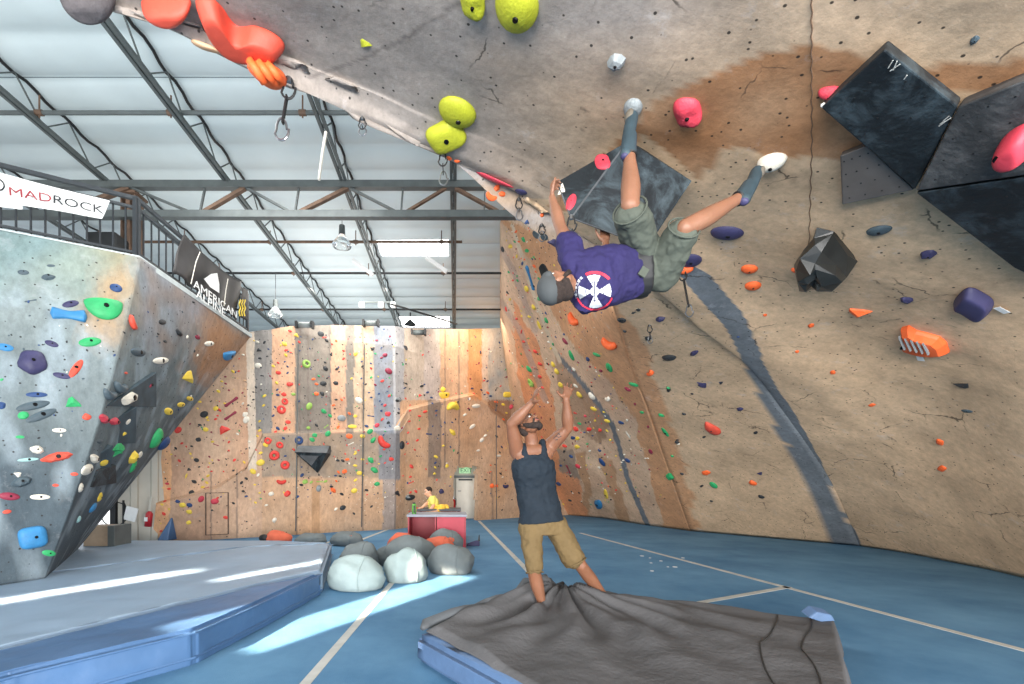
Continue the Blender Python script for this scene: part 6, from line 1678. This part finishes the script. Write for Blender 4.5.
Cp = Body(); Cp.ball(L2(0, -.014, .060), (.086, .102, .078), R2); Cp.limb([L2(-.055, .05, .05), L2(0, .082, .052), L2(.055, .05, .05)], [.03, .03, .03]); cap = Cp.build('cap', M['capgrey'], cl, .006, 4)
bv = []
for k in range(13):
    t = math.pi*k/12; x = math.cos(t); bv.append((L2(.072*x, .078-.02*abs(x), .052), L2(.070*x, .075+.105*math.sin(t)**.6, .062-.02*abs(x))))
bm = bmesh.new(); vs_ = [[bm.verts.new(p) for p in pr] for pr in bv]
for a, b_ in zip(vs_, vs_[1:]): bm.faces.new((a[0], a[1], b_[1], b_[0]))
bmesh.ops.solidify(bm, geom=bm.faces[:], thickness=.006); bmesh.ops.transform(bm, matrix=cap.matrix_world.inverted(), verts=bm.verts)
me = bpy.data.meshes.new('cap_brim'); bm.to_mesh(me); bm.free(); link('cap_brim', me, mat('cap_brim', (40, 42, 44), .8), cap, True)
for a_, t_, k_ in ((A1, T1f, K1), (A2, T2f, K2)):
    d = (t_-a_).normalized(); q = (k_-a_).normalized(); nrm_ = d.cross(q).normalized(); dn = nrm_.cross(d).normalized()
    if dn.dot(q) > 0: dn = -dn
    R_ = Matrix((nrm_, d, dn)).transposed(); s_ = Body()
    s_.limb([a_-d*.012+dn*.0, a_-d*.025+dn*.030], [.040, .036]); s_.limb([a_-d*.03+dn*.028, a_.lerp(t_, .5)+dn*.014, t_-d*.01, t_+d*.035], [.036, .040, .040, .022]); s_.limb([a_+q*.015, a_.lerp(t_, .45)], [.041, .040])
    shoe = s_.build('climbing_shoe', M['shoe'], cl, .006, 3)
    o_ = Body(); o_.ball(t_+dn*.022-d*.012, (.036, .062, .026), R_); o_.build('sole', M['sole'], shoe, .005, 2)
    o_ = Body(); o_.ball(a_-d*.05+dn*.03, (.026, .018, .03), R_); o_.build('heel_rand', M['v'] if 'v' in M else M['hold']['v'], shoe, .005, 2)
    MB().ring(a_+q*.03, .040, .006, q).build('ankle_strap', M['black'], shoe)
# round print on the back of the shirt, laid on the cloth
bvh_t = BVHTree.FromPolygons([shirt.matrix_world @ v.co for v in shirt.data.vertices], [tuple(p.vertices) for p in shirt.data.polygons])
LC = (594.7, 291.4)
def cloth_poly(name, P_, m, off=.003, par=shirt, steps=1):
    bm_ = bmesh.new(); vs_ = []
    for x, y in P_:
        p = skin_pt(x, y, bvh_t, off)
        if p is None: continue
        vs_.append(bm_.verts.new(p))
    return bm_, vs_
def patch_grid(name, inside, m, off, x0, x1, y0, y1, n=90):
    """fills the area where inside(x,y) holds with small faces lying on the cloth"""
    bm_ = bmesh.new(); V = {}
    def gv(i, j):
        if (i, j) not in V:
            p = skin_pt(x0+(x1-x0)*i/n, y0+(y1-y0)*j/n, bvh_t, off); V[(i, j)] = bm_.verts.new(p) if p is not None else None
        return V[(i, j)]
    for i in range(n):
        for j in range(n):
            if inside(x0+(x1-x0)*(i+.5)/n, y0+(y1-y0)*(j+.5)/n):
                q_ = [gv(i, j), gv(i+1, j), gv(i+1, j+1), gv(i, j+1)]
                if all(q_): bm_.faces.new(q_)
    bmesh.ops.transform(bm_, matrix=shirt.matrix_world.inverted(), verts=bm_.verts)
    me = bpy.data.meshes.new(name); bm_.to_mesh(me); bm_.free(); o = link(name, me, m, shirt, True)
    return o
M['print_white'] = mat('print_white', (196, 200, 206), .7); M['print_red'] = mat('print_red', (196, 44, 66), .7)
def rr_(x, y): return math.hypot(x-LC[0], y-LC[1])
def in_disc(x, y):
    r_ = rr_(x, y); a = (math.degrees(math.atan2(-(y-LC[1]), x-LC[0]))-4) % 90
    if r_ > 16.6: return False
    gap = (1.0+r_*.30)*2 if r_ > 4.5 else 0
    dgn = abs(math.sin(math.radians(a-45)))*r_
    if dgn < gap*.5 and r_ > 4: return False
    # fine lines between the cross arms
    if abs(r_-9.0) < .35 or (abs(x-LC[0]-.3*(y-LC[1])*0) < .35 and r_ < 11): return False
    return True
def in_ring(x, y):
    r_ = rr_(x, y); a = math.degrees(math.atan2(-(y-LC[1]), x-LC[0]))
    return 17.6 < r_ < 20.4 and (40 < a < 118 or -160 < a < -20 and r_ < 19.2)
def in_letters(x, y):
    r_ = rr_(x, y); a = math.degrees(math.atan2(-(y-LC[1]), x-LC[0])) % 360
    return 17.9 < r_ < 20.2 and 130 < a < 200 and (a % 11) < 7.5 and not (abs(r_-19) < .4 and (a % 22) < 8)
patch_grid('print', in_disc, M['print_white'], .004, 576, 614, 272, 312)
patch_grid('print', in_ring, M['print_red'], .004, 572, 618, 268, 314)
patch_grid('print', in_letters, M['print_white'], .004, 572, 618, 268, 314)
# ---- far person in yellow on the bench table
def Q(px, py, y=11.15): return W(px, py, y)
B = Body(); hb = Q(434.5, 510.5); cc = Q(433, 502); nk = Q(430.5, 496.5)
B.torso([hb, hb.lerp(cc, .5), cc, nk], [(0, 1, 0)]*4, [.15, .14, .18, .07], [.12, .11, .12, .06])
hd = Q(428.3, 492)
B.limb([nk, hd], [.055, .05]); L3, R3 = head(B, hd, Vector((-.75, -.45, -.25)), Vector((-.2, 0, 1)))
sa, sb = cc+Vector((-.02, -.17, .08)), cc+Vector((0, .17, .08))
B.limb([sa, Q(433, 506, 10.95), Q(428.5, 511.5, 10.85)], [.055, .045, .03]); B.limb([sb, Q(426, 504.5, 11.1), Q(422, 507.5, 11.0)], [.055, .045, .03])
hand(B, Q(428.5, 511.5, 10.85), Vector((-.8, 0, -.3)), Vector((0, -.3, -1)), Vector((0, -1, 0))); hand(B, Q(422, 507.5, 11.0), Vector((-.9, 0, -.2)), Vector((0, 0, -1)), Vector((0, -1, 0)))
kn = Q(442, 507.5, 10.95); kn2 = Q(446, 507.5, 11.25); an = Q(437, 511.5, 10.82); an2 = Q(448, 511, 11.1)
for a_, k_, n_ in ((hb+Vector((0, -.08, 0)), kn, an), (hb+Vector((0, .08, 0)), kn2, an2)):
    B.limb([a_, k_], [.09, .06]); B.limb([k_, n_], [.055, .04]); B.limb([n_, n_+Vector((-.18, 0, -.01))], [.036, .026])
fp = B.build('person', sk3, None, .010, 4, loc=tuple(hb))
tag(fp, 'small far person in a yellow shirt and dark hair sitting on the bench table', 'person')
yw = mat('yellow_cotton', (226, 214, 110), .85, 0, .1, 6); ow = mat('ochre_cotton', (224, 180, 66), .85, 0, .1, 6)
T = Body(); T.torso([hb+Vector((0, 0, .02)), hb.lerp(cc, .5), cc, cc.lerp(nk, .7)], [(0, 1, 0)]*4, [.175, .165, .2, .09], [.145, .135, .14, .08]); T.limb([sa, sa.lerp(Q(433, 506, 10.95), .5)], [.08, .07]); T.limb([sb, sb.lerp(Q(426, 504.5, 11.1), .5)], [.08, .07]); T.build('shirt', yw, fp, .012, 4, disp=((.1, .02),))
S = Body()
for a_, k_, n_ in ((hb+Vector((0, -.08, 0)), kn, an), (hb+Vector((0, .08, 0)), kn2, an2)): S.limb([a_, k_], [.115, .085]); S.limb([k_, k_.lerp(n_, .8)], [.08, .06])
S.build('trousers', ow, fp, .012, 4, disp=((.1, .02),))
Hh = Body(); Hh.ball(L3(0, -.026, .045), (.084, .092, .084), R3); Hh.build('hair', M['hair'], fp, .008, 3)
eyes(L3, R3, fp, 1.0, M['hair'])
